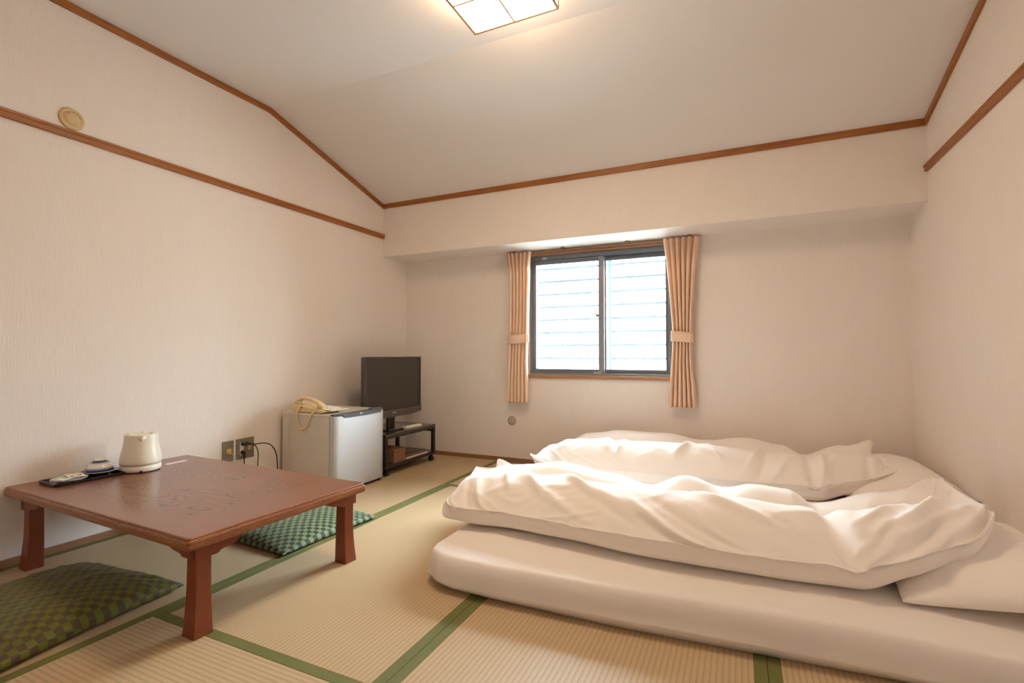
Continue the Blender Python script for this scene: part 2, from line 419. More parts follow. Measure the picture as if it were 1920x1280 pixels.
curtain('curtain', 'peach pleated curtain tied back at the left side of the window',
        [(1.640, 1.004, 1.224, .013), (1.535, 1.026, 1.214, .017), (1.50, 1.034, 1.213, .027), (.965, 1.040, 1.192, .026), (.80, 1.034, 1.188, .028), (.478, 1.014, 1.198, .026)], 6, .4)
curtain('curtain', 'peach pleated curtain tied back at the right side of the window',
        [(1.640, 2.204, 2.440, .013), (1.535, 2.216, 2.428, .017), (1.50, 2.222, 2.424, .027), (.965, 2.262, 2.386, .026), (.80, 2.254, 2.386, .028), (.492, 2.236, 2.412, .026)], 6, 1.9)

# ------------------------------------------------------------------ ceiling lamp
def emis(name, col, s):
    m, t, p, o = nt(name); g = G(t); p.inputs['Base Color'].default_value = (.9, .88, .82, 1); p.inputs['Roughness'].default_value = .6
    v = g.coord('Object'); n = g.noise(v, 14, 4, .65)
    g.l(g.mix(n, tuple(c*.93 for c in col), col), p.inputs['Emission Color']); p.inputs['Emission Strength'].default_value = s; return m
PAPER = emis('lit_lamp_paper', (1.0, .75, .51), LAMP)
SIDEP = emis('lit_lamp_side_paper', (1.0, .70, .42), LAMP*.38)
LWOOD = wood('lamp_frame_wood', (.26, .11, .035), (.40, .19, .07), 0, .4)
LX0, LX1, LY0, LY1, LZ0 = 1.597, 2.001, 1.187, 1.591, 2.300
lamp = empty('ceiling_lamp', ((LX0+LX1)/2, (LY0+LY1)/2, LZ0), 'square wood framed paper ceiling lamp glowing on the flat ceiling', 'ceiling lamp')
lo = Vector(((LX0+LX1)/2, (LY0+LY1)/2, LZ0)); h = (LX1-LX0)/2; H = HK-LZ0
fr = .0095
for i, (a, b_) in enumerate((((-h, -h, 0), (h, -h+fr, fr)), ((-h, h-fr, 0), (h, h, fr)), ((-h, -h+fr, 0), (-h+fr, h-fr, fr)), ((h-fr, -h+fr, 0), (h, h-fr, fr)),
     ((-h, -h, H-fr), (h, -h+fr, H)), ((-h, h-fr, H-fr), (h, h, H)), ((-h, -h+fr, H-fr), (-h+fr, h-fr, H)), ((h-fr, -h+fr, H-fr), (h, h-fr, H)),
     ((-h, -h, fr), (-h+fr, -h+fr, H-fr)), ((h-fr, -h, fr), (h, -h+fr, H-fr)), ((-h, h-fr, fr), (-h+fr, h, H-fr)), ((h-fr, h-fr, fr), (h, h, H-fr)))):
    box('lamp_frame', a, b_, LWOOD, lamp, .001, 1)
box('muntin', (-.0035, -h+fr, -.002), (.0035, h-fr, .005), LWOOD, lamp); box('muntin', (-h+fr, -.0035, -.002), (h-fr, .0035, .005), LWOOD, lamp)
for sx in (-1, 1):
    for sy in (-1, 1):
        box('paper_pane', (min(0, sx*(h-fr)), min(0, sy*(h-fr)), .005), (max(0, sx*(h-fr)), max(0, sy*(h-fr)), .0065), PAPER, lamp)
for a, b_ in (((-h+fr, -h+.003, fr), (h-fr, -h+.0045, H-fr)), ((-h+fr, h-.0045, fr), (h-fr, h-.003, H-fr)), ((-h+.003, -h+fr, fr), (-h+.0045, h-fr, H-fr)), ((h-.0045, -h+fr, fr), (h-.003, h-fr, H-fr))):
    box('paper_side', a, b_, SIDEP, lamp)

# ------------------------------------------------------------------ low table
def lacquer(name, top=False, worn=1.0):
    m, t, p, o = nt(name); g = G(t)
    p.inputs['Roughness'].default_value = .30 if top else .38; p.inputs['Coat Weight'].default_value = .4 if top else .15; p.inputs['Coat Roughness'].default_value = .16
    v = g.coord('Object', scale=(2.2, 26, 26)); n = g.noise(v, 3, 5, .65, .3)
    if top:
        base = g.mix(n, (.185, .055, .025), (.235, .075, .036))
        c = g.n('ShaderNodeTexCoord'); sp = g.n('ShaderNodeSeparateXYZ'); g.l(c.outputs['Object'], sp.inputs[0])
        wv = g.coord('Object', scale=(.85, 4.0, 1), loc=(.37, .2, 0)); big = g.noise(wv, 2.1, 1.5, .5, .2)
        lines = g.math('ABSOLUTE', g.math('SUBTRACT', g.math('FRACT', g.math('MULTIPLY', big, 30)), .5))
        rp = g.n('ShaderNodeValToRGB'); g.l(lines, rp.inputs[0]); rp.color_ramp.elements[0].position = 0.0; rp.color_ramp.elements[0].color = (1, 1, 1, 1)
        rp.color_ramp.elements[1].position = .20; rp.color_ramp.elements[1].color = (0, 0, 0, 1)
        # figured veneer only inside the frame of the top
        def win_(s, lo, hi):
            a = g.n('ShaderNodeMapRange', clamp=True); g.l(s, a.inputs[0]); a.inputs[1].default_value = lo; a.inputs[2].default_value = lo+.09; 
            b2 = g.n('ShaderNodeMapRange', clamp=True); g.l(s, b2.inputs[0]); b2.inputs[1].default_value = hi; b2.inputs[2].default_value = hi-.09
            return g.math('MULTIPLY', a.outputs[0], b2.outputs[0])
        mask = g.math('MULTIPLY', win_(sp.outputs[0], -.48, .50), win_(sp.outputs[1], -.30, .30))
        vary = g.n('ShaderNodeMapRange', clamp=True); g.l(g.noise(g.coord('Object', loc=(3, 1, 0)), 2.6, 2), vary.inputs[0]); vary.inputs[1].default_value = .34; vary.inputs[2].default_value = .46
        k = g.math('MULTIPLY', g.math('MULTIPLY', rp.outputs[0], mask), vary.outputs[0])
        g.l(g.mix(k, base, (.035, .009, .006)), p.inputs['Base Color'])
        g.bump(k, .2, -.0006, p)
    else:
        base = g.mix(n, (.150, .030, .009), (.26, .058, .017))
        geo = g.n('ShaderNodeNewGeometry'); pt = g.n('ShaderNodeMapRange', clamp=True); g.l(geo.outputs['Pointiness'], pt.inputs[0]); pt.inputs[1].default_value = .60; pt.inputs[2].default_value = .70
        wn = g.noise(g.coord('Object'), 45, 4, .7); wm = g.n('ShaderNodeMapRange', clamp=True); g.l(wn, wm.inputs[0]); wm.inputs[1].default_value = .5; wm.inputs[2].default_value = .62
        g.l(g.mix(g.math('MULTIPLY', g.math('MULTIPLY', pt.outputs[0], wm.outputs[0]), .7*worn), base, (.62, .34, .14)), p.inputs['Base Color'])
    return m
LTOP = lacquer('red_brown_lacquer_top', True); LLEG = lacquer('red_brown_lacquer_leg'); LBRK = lacquer('red_brown_lacquer_bracket', False, 0.0)
def edgewood():
    m, t, p, o = nt('worn_lacquer_edge'); g = G(t); p.inputs['Roughness'].default_value = .38; p.inputs['Coat Weight'].default_value = .3
    n = g.noise(g.coord('Object', scale=(30, 2.5, 60)), 4, 5, .7); n2 = g.noise(g.coord('Object', scale=(2.5, 30, 60)), 4, 5, .7)
    s = g.math('MULTIPLY', g.math('ADD', n, n2), .5)
    rp = g.n('ShaderNodeValToRGB'); g.l(s, rp.inputs[0]); e = rp.color_ramp.elements; e[0].position = .38; e[0].color = (.16, .04, .014, 1); e[1].position = .66; e[1].color = (.40, .155, .05, 1)
    g.l(rp.outputs[0], p.inputs['Base Color']); return m
LEDGE = edgewood()
TX, TY, TZ, TL, TW = .632, .936, .320, 1.248, .712
table = empty('low_table', (TX, TY, 0), 'low reddish brown lacquered wooden table with figured grain top', 'table', rz=R(-2.2))
bm = bmesh.new()
# moulded edge section: inset at the top, full below, under-cut
secs = [(-.004, TZ-.036), (-.0012, TZ-.034), (.0, TZ-.028), (.0, TZ-.014), (-.0015, TZ-.0095), (-.0045, TZ-.0075), (-.0045, TZ-.0060), (-.0045, TZ-.0025), (-.0065, TZ-.0006), (-.009, TZ)]
rows = []
for off, z in secs:
    a, b_ = TL/2+off, TW/2+off; rr = .012; row = []
    for cxs, cys, a0 in ((1, 1, 0), (-1, 1, 90), (-1, -1, 180), (1, -1, 270)):
        for q in range(5):
            an = R(a0+90*q/4); row.append(bm.verts.new((cxs*(a-rr)+rr*math.cos(an), cys*(b_-rr)+rr*math.sin(an), z)))
    rows.append(row)
N = len(rows[0])
for a, b_ in zip(rows, rows[1:]):
    for i in range(N): bm.faces.new((a[i], a[(i+1) % N], b_[(i+1) % N], b_[i]))
tf = bm.faces.new(rows[-1]); bf = bm.faces.new(rows[0][::-1])
for fc in bm.faces: fc.material_index = 1
tf.material_index = 0
tt = link('tabletop', mk(bm, 'tabletop'), [LTOP, LEDGE], table)
# legs with their scalloped corner brackets
def leg_mesh():
    bm = bmesh.new(); rows = []
    zt = TZ-.036-.046
    for k in range(13):
        t = k/12; z = zt*(1-t); fl = .010*max(0, (t-.35)/.65)**1.7
        # outer faces flare outwards (+x,+y of the corner), inner faces go almost straight
        x0, x1 = -.046-.004*t, .002+fl; y0, y1 = -.044-.003*t, .002+fl
        rows.append([bm.verts.new(p) for p in ((x1, y1, z), (x0, y1, z), (x0, y0, z), (x1, y0, z))])
    for a, b_ in zip(rows, rows[1:]):
        for i in range(4): bm.faces.new((a[i], b_[i], b_[(i+1) % 4], a[(i+1) % 4]))
    bm.faces.new(rows[0]); bm.faces.new(rows[-1][::-1])
    bmesh.ops.recalc_face_normals(bm, faces=bm.faces)
    bevel(bm, .0028, 2, [e for e in bm.edges if abs(e.verts[0].co.z-e.verts[1].co.z) > .004 or e.verts[0].co.z < .001 and e.verts[1].co.z < .001])
    return mk(bm, 'leg')
def bracket_mesh():
    bm = bmesh.new(); zt = TZ-.036
    for ax, L in ((0, .19), (1, .20)):
        # scalloped profile: full depth at the corner, an ogee rising to nothing
        pr = [(.009, zt+.001), (.009, zt-.050), (-.052, zt-.050), (-.062, zt-.049), (-.070, zt-.042), (-.090, zt-.039), (-.110, zt-.036), (-.128, zt-.029), (-.142, zt-.018), (-.155, zt-.010), (-.178, zt-.006), (-L, zt-.004), (-L, zt+.001)]
        th0, th1 = ((.009, -.014) if ax == 0 else (.0088, -.014))
        def P(p, t): return (p[0], t, p[1]) if ax == 0 else (t, p[0], p[1])
        v0 = [bm.verts.new(P(p, th0)) for p in pr]; v1 = [bm.verts.new(P(p, th1)) for p in pr]; n = len(pr)
        bm.faces.new(v0); bm.faces.new(v1[::-1])
        for i in range(n): bm.faces.new((v0[i], v0[(i+1) % n], v1[(i+1) % n], v1[i]))
    bmesh.ops.recalc_face_normals(bm, faces=bm.faces)
    return mk(bm, 'bracket')
lm, bmh = leg_mesh(), bracket_mesh()
lm.materials.append(LLEG); bmh.materials.append(LBRK)
lm.polygons.foreach_set('use_smooth', [False]*len(lm.polygons))
for sx in (-1, 1):
    for sy in (-1, 1):
        cx_, cy_ = (.570 if sx > 0 else -.536), sy*.316+.006+(.012 if sx > 0 else -.008)
        def corner(me, name):
            m2 = me.copy()
            for v in m2.vertices: v.co.x *= sx; v.co.y *= sy
            if sx*sy < 0: m2.flip_normals()
            return link(name, m2, None, table, loc=(cx_, cy_, 0))
        corner(lm, 'leg'); corner(bmh, 'leg_bracket')

# ------------------------------------------------------------------ things on the table
CREAM = plain('cream_plastic', (.80, .74, .62), .32, vary=.02)
DARKP = plain('black_plastic', (.012, .012, .013), .35, vary=.2)
k = empty('electric_kettle', (.182, 1.003, TZ), 'cream plastic electric kettle standing on the low table', 'kettle')
body = lathe('kettle_body', [(.082, .034), (.0905, .036), (.0925, .045), (.0915, .060), (.087, .085), (.081, .110), (.0765, .135), (.0745, .155), (.074, .168), (.072, .1725)], CREAM, k, 48)
lathe('kettle_base', [(.084, .003), (.089, .005), (.0905, .012), (.0905, .027), (.088, .0305), (.083, .0315)], CREAM, k, 48)
lathe('base_ring', [(.083, 0), (.086, .0), (.087, .004), (.084, .006)], DARKP, k, 40)
lathe('base_seam', [(.084, .0305), (.0885, .0305), (.0885, .0350), (.084, .0350)], plain('cream_shadow_plastic', (.60, .53, .42), .4), k, 40)
# lid: flat disc with raised rim and a button hump
ld = lathe('kettle_lid', [(.070, .170), (.0735, .172), (.0735, .176), (.070, .1785), (.064, .177), (.03, .1765), (.001, .1765)], CREAM, k, 40)
for a in (40, 140, 235): 
    o = lathe('lid_button', [(.0, 0), (.012, 0), (.013, .003), (.010, .006), (.001, .0068)], CREAM, ld, 16, loc=(.052*math.cos(R(a)), .052*math.sin(R(a)), .1755))
# spout: a beak whose underside reads dark, pointing towards the camera
da = math.atan2(-.3457-1.003, 2.679-.182); k.scale = (.86, .86, .935)
bm = bmesh.new()
N = 9; tp = []; bt = []
for i in range(N):
    s = (i/(N-1)-.5)*2; wd = .024*s; out = .017*(1-abs(s)**1.6)
    tp.append(bm.verts.new((.0715+out, wd, .172))); bt.append(bm.verts.new((.0725-abs(s)*.002+.001*(1-abs(s)), wd*.55, .150-.006*(1-abs(s)))))
tb_ = [bm.verts.new((.066, v.co.y, .172)) for v in tp]
for i in range(N-1):
    bm.faces.new((bt[i], bt[i+1], tp[i+1], tp[i])); bm.faces.new((tp[i], tp[i+1], tb_[i+1], tb_[i]))
sp = link('spout', mk(bm, 'spout'), CREAM, k, smooth=True, rot=(0, 0, da+R(2)))
tube('kettle_handle', [(-.070, 0, .160), (-.098, 0, .158), (-.113, 0, .130), (-.112, 0, .085), (-.098, 0, .055), (-.084, 0, .048)], .010, CREAM, k, 10, rot=(0, 0, da+R(-8)))
# cord socket peg at the kettle's foot
ps = tube('power_socket', [(.083, 0, .0065), (.094, 0, .0065), (.097, 0, .0065)], .0065, DARKP, k, 10, rot=(0, 0, da+R(2)))

TRAYM = plain('black_lacquer', (.008, .008, .007), .16, coat=.6, vary=.1)
tray = empty('serving_tray', (.138, .806, TZ), 'black lacquer oblong tray on the low table beside the kettle', 'tray', rz=R(-2))
def tray_mesh(hx, hy):
    bm = bmesh.new(); rows = []
    for off, z in ((-.004, 0), (0, .002), (.001, .012), (-.001, .0135), (-.0045, .0125), (-.007, .004), (-.010, .003)):
        a, b_ = hx+off, hy+off; rr = .008; row = []
        for cxs, cys, a0 in ((1, 1, 0), (-1, 1, 90), (-1, -1, 180), (1, -1, 270)):
            for q in range(4): an = R(a0+30*q); row.append(bm.verts.new((cxs*(a-rr)+rr*math.cos(an), cys*(b_-rr)+rr*math.sin(an), z)))
        rows.append(row)
    N = len(rows[0])
    for a, b_ in zip(rows, rows[1:]):
        for i in range(N): bm.faces.new((a[i], a[(i+1) % N], b_[(i+1) % N], b_[i]))
    bm.faces.new(rows[0][::-1]); bm.faces.new(rows[-1]); return mk(bm, 'tray_body')
link('tray_body', tray_mesh(.072, .122), TRAYM, tray)
tzz = TZ+.0031
CHINA = plain('white_china', (.82, .80, .76), .12, coat=.3, vary=.01)
# dark saucer and the striped cup turned upside down
scr = lathe('saucer', [(.018, 0), (.030, 0), (.032, .004), (.054, .009), (.066, .016), (.067, .018), (.064, .0178), (.05, .0125), (.028, .0085), (.001, .0085)], plain('dark_brown_lacquer', (.028, .014, .010), .2, coat=.5), None, 40, loc=(.122, .872, tzz))
tag(scr, 'round dark saucer under the upturned striped teacup', 'saucer')
def striped():
    m, t, p, o = nt('blue_striped_china'); g = G(t); p.inputs['Roughness'].default_value = .12; p.inputs['Coat Weight'].default_value = .4
    c = g.n('ShaderNodeTexCoord'); sp = g.n('ShaderNodeSeparateXYZ'); g.l(c.outputs['Object'], sp.inputs[0])
    rp = g.n('ShaderNodeValToRGB'); g.l(g.math('DIVIDE', sp.outputs[2], .060), rp.inputs[0]); cr_ = rp.color_ramp; cr_.interpolation = 'CONSTANT'
    Wh = (.80, .77, .68, 1); Na = (.010, .020, .13, 1); Lb = (.28, .38, .52, 1)
    st = [(0, (.30, .14, .07, 1)), (.045, Wh), (.13, Na), (.29, Lb), (.40, Wh), (.70, Lb), (.77, Na), (.89, Wh)]
    cr_.elements[0].position = 0; cr_.elements[0].color = st[0][1]; cr_.elements[1].position = st[1][0]; cr_.elements[1].color = st[1][1]
    for p_, c_ in st[2:]: e = cr_.elements.new(p_); e.color = c_
    g.l(rp.outputs[0], p.inputs['Base Color']); return m
cup = lathe('teacup', [(.048, .001), (.0505, 0), (.0515, .002), (.0505, .010), (.048, .020), (.043, .032), (.035, .043), (.028, .0485), (.0235, .051), (.0225, .059), (.0205, .060), (.019, .056), (.001, .055)], striped(), None, 48, loc=(.122, .872, tzz+.0095))
tag(cup, 'blue and white striped teacup turned upside down on a dark saucer', 'teacup')
pl1 = lathe('dish', [(.026, 0), (.034, 0), (.036, .003), (.050, .008), (.060, .014), (.0605, .0155), (.057, .0150), (.045, .0095), (.02, .006), (.001, .006)], plain('blue_rim_china', (.55, .60, .64), .15, coat=.3), None, 44, loc=(.150, .752, tzz))
tag(pl1, 'small round pale blue dish at the left end of the black tray', 'dish')
def packet(name, label, loc, rot, sx, sy, base, marks, foil=None):
    z = .0045; e = empty(name, loc, label, 'packet'); e.rotation_euler = rot
    bm = bmesh.new(); nx = 10; ny = 10; top = []; bot = []
    for j in range(ny+1):
        for i in range(nx+1):
            a, b_ = i/nx*2-1, j/ny*2-1; hgt = z*(1-abs(a)**4)*(1-abs(b_)**4)
            top.append(bm.verts.new((a*sx/2, b_*sy/2, hgt*.5+.0007+.0004*math.sin(9*a+4*b_)))); bot.append(bm.verts.new((a*sx/2, b_*sy/2, -hgt*.5+.0003)))
    n = nx+1
    for j in range(ny):
        for i in range(nx):
            q = (j*n+i, j*n+i+1, (j+1)*n+i+1, (j+1)*n+i); bm.faces.new([top[c] for c in q]); bm.faces.new([bot[c] for c in q[::-1]])
    bmesh.ops.holes_fill(bm, edges=[e_ for e_ in bm.edges if e_.is_boundary])
    link('wrapper', mk(bm, 'wrapper'), base, e, smooth=True)
    for (x, y, a, b_, m) in marks:
        box('printed_mark', (x-a/2, y-b_/2, z*.5+.0004), (x+a/2, y+b_/2, z*.5+.0012), m, e)
    return e
inkN = plain('navy_ink', (.02, .03, .12), .4); inkG = plain('green_ink', (.25, .42, .12), .4); inkP = plain('purple_ink', (.30, .16, .38), .4)
PKT = plain('cream_wrapper', (.78, .66, .44), .35, coat=.2); PKW = plain('white_wrapper', (.80, .80, .74), .3, coat=.2)
packet('tea_packet', 'white tea packet with green and navy print lying on the dish', (.156, .727, tzz+.0185), (R(2), R(3), R(20)), .062, .05, PKW,
       [(-.010, -.006, .010, .032, inkG), (.012, -.004, .022, .006, inkG), (-.002, .012, .016, .007, inkN)])
packet('snack_packet', 'cream coloured snack packet with purple print lying on the dish', (.145, .772, tzz+.0205), (R(-3), R(2), R(-12)), .075, .062, PKT,
       [(.018, .010, .013, .013, inkP), (.020, -.012, .011, .010, inkP), (.002, .019, .018, .003, inkP)])
bm = bmesh.new(); addbox(bm, (-.012, -.050, 0), (.012, .050, .0008))
tag(link('paper_strip', mk(bm, 'paper_strip'), plain('white_paper', (.80, .77, .73), .6), loc=(.166, 1.170, TZ), rot=(0, 0, R(3))), 'white paper strip lying on the tabletop behind the kettle', 'paper')

# ------------------------------------------------------------------ wall fittings
OFFW = plain('aged_cream_plastic', (.62, .46, .24), .4)
vt = empty('wall_vent', (0, .796, 1.890), 'round cream vent cover above the left picture rail', 'vent'); vt.rotation_euler = (0, R(90), 0)
lathe('vent_cover', [(.047, 0), (.0475, .004), (.045, .008), (.038, .010), (.034, .0075), (.032, .0075), (.030, .011), (.012, .0135), (.001, .0138)], OFFW, vt, 48)
SH = plain('vent_slot_shadow', (.20, .13, .07), .7)
for a0, a1, rr in ((100, 135, .030), (142, 182, .031), (20, 34, .026), (205, 222, .027), (290, 302, .022)):
    me = tube_mesh('vent_slot', [Vector((rr*math.cos(R(a)), rr*math.sin(R(a)), .0108)) for a in np.linspace(a0, a1, 8)], .0013, 6); link('vent_slot', me, SH, vt)
v2 = empty('round_vent', (1.030, D, .322), 'round grey mesh vent low on the wall below the left curtain', 'vent'); v2.rotation_euler = (R(90), 0, 0)
def meshm():
    m, t, p, o = nt('grey_mesh'); g = G(t); p.inputs['Roughness'].default_value = .5
    c = g.n('ShaderNodeTexCoord'); sp = g.n('ShaderNodeSeparateXYZ'); g.l(c.outputs['Object'], sp.inputs[0])
    a = g.math('SINE', g.math('MULTIPLY', sp.outputs[0], 2*math.pi/.004)); b_ = g.math('SINE', g.math('MULTIPLY', sp.outputs[1], 2*math.pi/.004))
    g.l(g.mix(g.math('MULTIPLY', g.math('ADD', a, b_), .25), (.50, .42, .33), (.56, .47, .38)), p.inputs['Base Color']); g.bump(g.math('ADD', a, b_), .4, .001, p); return m
lathe('mesh_disc', [(.030, .002), (.0315, .007), (.022, .009), (.001, .0095)], meshm(), v2, 40)
lathe('vent_rim', [(.030, 0), (.036, 0), (.0362, .006), (.034, .0085), (.031, .0080), (.030, .002)], plain('grey_vent_plastic', (.42, .35, .27), .45), v2, 48)
STEEL = plain('grey_plate', (.23, .21, .18), .35, .3)
def plate(name, label, y0, y1, z0, z1):
    o = empty(name, (0, (y0+y1)/2, (z0+z1)/2), label, 'wall socket')
    box('cover_plate', (0, -(y1-y0)/2, -(z1-z0)/2), (.006, (y1-y0)/2, (z1-z0)/2), STEEL, o, .0025)
    for s in (-1, 1): lathe('screw', [(.0, 0), (.003, 0), (.003, .0012), (.001, .0015)], ALU2, o, 12, loc=(.006, 0, s*(z1-z0)*.42), rot=(0, R(90), 0))
    return o
p1 = plate('phone_socket', 'narrow grey wall plate with a yellow phone jack above the table', 1.520, 1.588, .232, .350)
YEL = plain('yellow_plastic', (.72, .46, .10), .4)
box('phone_jack', (.005, -.012, -.012), (.012, .016, .014), YEL, p1, .002); box('jack_plug', (.011, -.007, -.015), (.022, .008, .004), YEL, p1, .002)
p2 = plate('power_outlet', 'wide grey wall plate with black plugs beside the fridge', 1.604, 1.720, .232, .352)
WP = plain('ivory_insert', (.72, .66, .55), .4)
box('socket_insert', (.005, -.036, -.038), (.009, -.012, .038), WP, p2, .0015); box('socket_insert', (.005, .012, -.012), (.009, .036, .014), plain('orange_lit_insert', (.60, .33, .14), .4), p2, .0015)
def plug(label, y, z, path, r=.0032):
    e = empty('power_plug', (.009, y, z), label, 'plug')
    tube('plug_body', [(0, 0, 0), (.008, 0, 0), (.016, 0, 0), (.026, .006, -.001), (.034, .014, -.003)], .008, DARKP, e, 10, rf=lambda t: .011-.006*t)
    tube('power_cable', [(.032, .012, -.003)]+path, r, DARKP, e, 8)
    return e
plug('black plug in the upper socket with a cable curving to the fridge', 1.640, .320, [(.05, .05, -.004), (.06, .10, -.006), (.055, .155, -.03), (.042, .20, -.09), (.036, .215, -.17), (.030, .22, -.24), (.022, .23, -.306)])
plug('small black plug behind the first with its cable dropping behind the table', 1.668, .318, [(.035, .035, -.02), (.035, .050, -.06), (.032, .052, -.12), (.03, .05, -.20), (.03, .06, -.305)], .003)
e = empty('power_plug', (.009, 1.640, .272), 'black plug in the lower socket pointing straight down', 'plug')
tube('plug_body', [(0, 0, 0), (.010, 0, 0), (.016, 0, -.006), (.018, 0, -.022), (.018, 0, -.036)], .01, DARKP, e, 10, rf=lambda t: .0125-.0065*t)
tube('power_cable', [(.018, 0, -.034), (.018, .002, -.08), (.02, .0, -.15), (.026, .01, -.264)], .003, DARKP, e, 8)
# phone line: jack -> floor -> fridge top
PHC = plain('beige_cord', (.62, .50, .34), .5)
tag(tube('phone_line', [(.022, 1.556, .284), (.03, 1.575, .262), (.032, 1.60, .20), (.02, 1.66, .05), (.018, 1.75, .006), (.05, 1.84, .005), (.11, 1.884, .02), (.115, 1.8905, .12), (.100, 1.8905, .30), (.108, 1.890, .44), (.112, 1.893, .481), (.125, 1.925, .4895), (.13, 1.955, .492)], .0017, PHC, None, 6), 'thin beige phone line running from the wall jack up the fridge side', 'cable')

# ------------------------------------------------------------------ refrigerator
FB = plain('fridge_ivory', (.68, .62, .54), .38, vary=.015); FD = plain('fridge_door_white', (.58, .60, .63), .5, vary=.01)
FG = plain('fridge_handle_grey', (.12, .125, .14), .35, .2)
fx0, fx1, fy0, fy1, fz0, fz1 = .035, .432, 1.897, 2.345, .014, .483
fr_ = empty('mini_fridge', (.25, 2.12, 0), 'small white refrigerator against the left wall beside the table', 'refrigerator'); fo = Vector((.25, 2.12, 0))
def fb(n, a, b_, m, par=fr_, bev=.004, seg=3): return box(n, Vector(a)-fo, Vector(b_)-fo, m, par, bev, seg)
fb('cabinet', (fx0, fy0, fz0), (fx1-.004, fy1, fz1-.016), FB, bev=.005)
fb('fridge_top', (fx0-.002, fy0-.002, fz1-.018), (fx1+.006, fy1+.002, fz1), FB, bev=.005)
fb('door_seal', (fx1-.006, fy0+.006, fz0+.01), (fx1+.003, fy1-.006, fz1-.020), plain('grey_seal', (.16, .15, .14), .6), bev=.001)
# softly bowed door
bm = bmesh.new(); ny = 12; z0, z1 = fz0+.006, fz1-.008; F_ = []; B_ = []
for i in range(ny+1):
    t = i/ny; y = fy0+(fy1-fy0)*t; s = 2*t-1; x = fx1+.044+.003*(1-s*s)-.010*abs(s)**12
    F_.append([bm.verts.new((x-.004, y, z0)), bm.verts.new((x, y, z0+.006)), bm.verts.new((x, y, z1-.006)), bm.verts.new((x-.004, y, z1))]); B_.append([bm.verts.new((fx1+.003, y, z0)), bm.verts.new((fx1+.003, y, z1))])
for i in range(ny):
    a, c = F_[i], F_[i+1]
    for q in range(3): bm.faces.new((a[q], c[q], c[q+1], a[q+1]))
    bm.faces.new((B_[i][0], B_[i+1][0], c[0], a[0])); bm.faces.new((a[3], c[3], B_[i+1][1], B_[i][1])); bm.faces.new((B_[i][1], B_[i+1][1], B_[i+1][0], B_[i][0]))
bm.faces.new((B_[0][0], *F_[0], B_[0][1])); bm.faces.new((B_[-1][1], *F_[-1][::-1], B_[-1][0]))
bmesh.ops.translate(bm, verts=bm.verts, vec=-fo)
bmesh.ops.recalc_face_normals(bm, faces=bm.faces)
door = link('door', mk(bm, 'door'), FD, fr_)
for pf in door.data.polygons: pf.use_smooth = abs(pf.normal.x) > .9
# grey handle cap along the door's top edge, sagging in the middle
bm = bmesh.new(); ny = 24; rws = []
for i in range(ny+1):
    t = i/ny; y = fy0+.004+(fy1-fy0-.008)*t; s = 2*t-1; x = fx1+.0452+.003*(1-s*s)-.010*abs(s)**12
    dep = .006+(.020*(1-.28*s*s) if .14 < t < .93 else 0)
    zt = fz1+.002
    rws.append([bm.verts.new(q) for q in ((fx1+.004, y, zt), (x-.003, y, zt), (x+.004, y, zt-.004), (x+.004, y, zt-dep), (x-.002, y, zt-dep-.001), (fx1+.004, y, zt-.0095))])
for a, c in zip(rws, rws[1:]):
    for q in range(6): bm.faces.new((a[q], c[q], c[(q+1) % 6], a[(q+1) % 6]))
bm.faces.new(rws[0][::-1]); bm.faces.new(rws[-1]); bmesh.ops.translate(bm, verts=bm.verts, vec=-fo); bmesh.ops.recalc_face_normals(bm, faces=bm.faces)
hd = link('door_handle', mk(bm, 'door_handle'), FG, door)
box('badge', Vector((fx1+.051, 2.098, fz1-.017))-fo, Vector((fx1+.0545, 2.122, fz1-.006))-fo, plain('silver_badge', (.55, .57, .6), .25, .7), door, .001, 1)
fb('hinge_cap', (fx1-.006, fy1-.10, fz1-.001), (fx1+.026, fy1-.004, fz1+.008), FG, bev=.003)
fb('plinth', (fx0+.02, fy0+.012, .003), (fx1+.020, fy1-.012, .018), plain('dark_plinth', (.03, .03, .03), .6), bev=.001)
for (x, y) in ((.07, 1.93), (.07, 2.31), (.42, 1.93), (.445, 2.325)):
    lathe('foot', [(.012, 0), (.014, 0), (.014, .012), (.010, .016)], DARKP, fr_, 16, loc=Vector((x, y, 0))-fo)

# ------------------------------------------------------------------ telephone on the fridge
PH = plain('aged_beige_phone', (.74, .57, .31), .38, vary=.03); PH2 = plain('pale_phone_pad', (.80, .72, .52), .4)
ph = empty('telephone', (.235, 1.985, fz1), 'beige corded telephone sitting on top of the mini fridge', 'telephone', rz=R(3))
prism('phone_base', [(-.120, .004), (.115, .004), (.135, .010), (.135, .016), (.110, .024), (-.02, .038), (-.085, .050), (-.118, .058), (-.138, .060), (-.142, .050), (-.140, .036)], 'y', -.078, .085, PH, ph, .003, 2)
prism('keypad_plate', [(.020, .034), (.020, .0365), (.178, .0205), (.178, .0165)], 'y', -.060, .088, PH2, ph, .0015, 1)
for i in range(4):
    for j in range(3):
        x = .055+.026*i; y = -.018+.030*j; z = .0365-(x-.02)*.1
        box('phone_key', (x-.008, y-.009, z-.003), (x+.008, y+.009, z+.003), plain('white_key', (.75, .72, .66), .4) if i+j == 0 else bpy.data.materials['white_key'], ph, .0015, 1)
for (x, y) in ((-.09, -.065), (-.09, .07), (.10, -.065), (.10, .07)): lathe('rubber_foot', [(.006, 0), (.008, 0), (.008, .006), (.006, .007)], DARKP, ph, 12, loc=(x, y, 0))
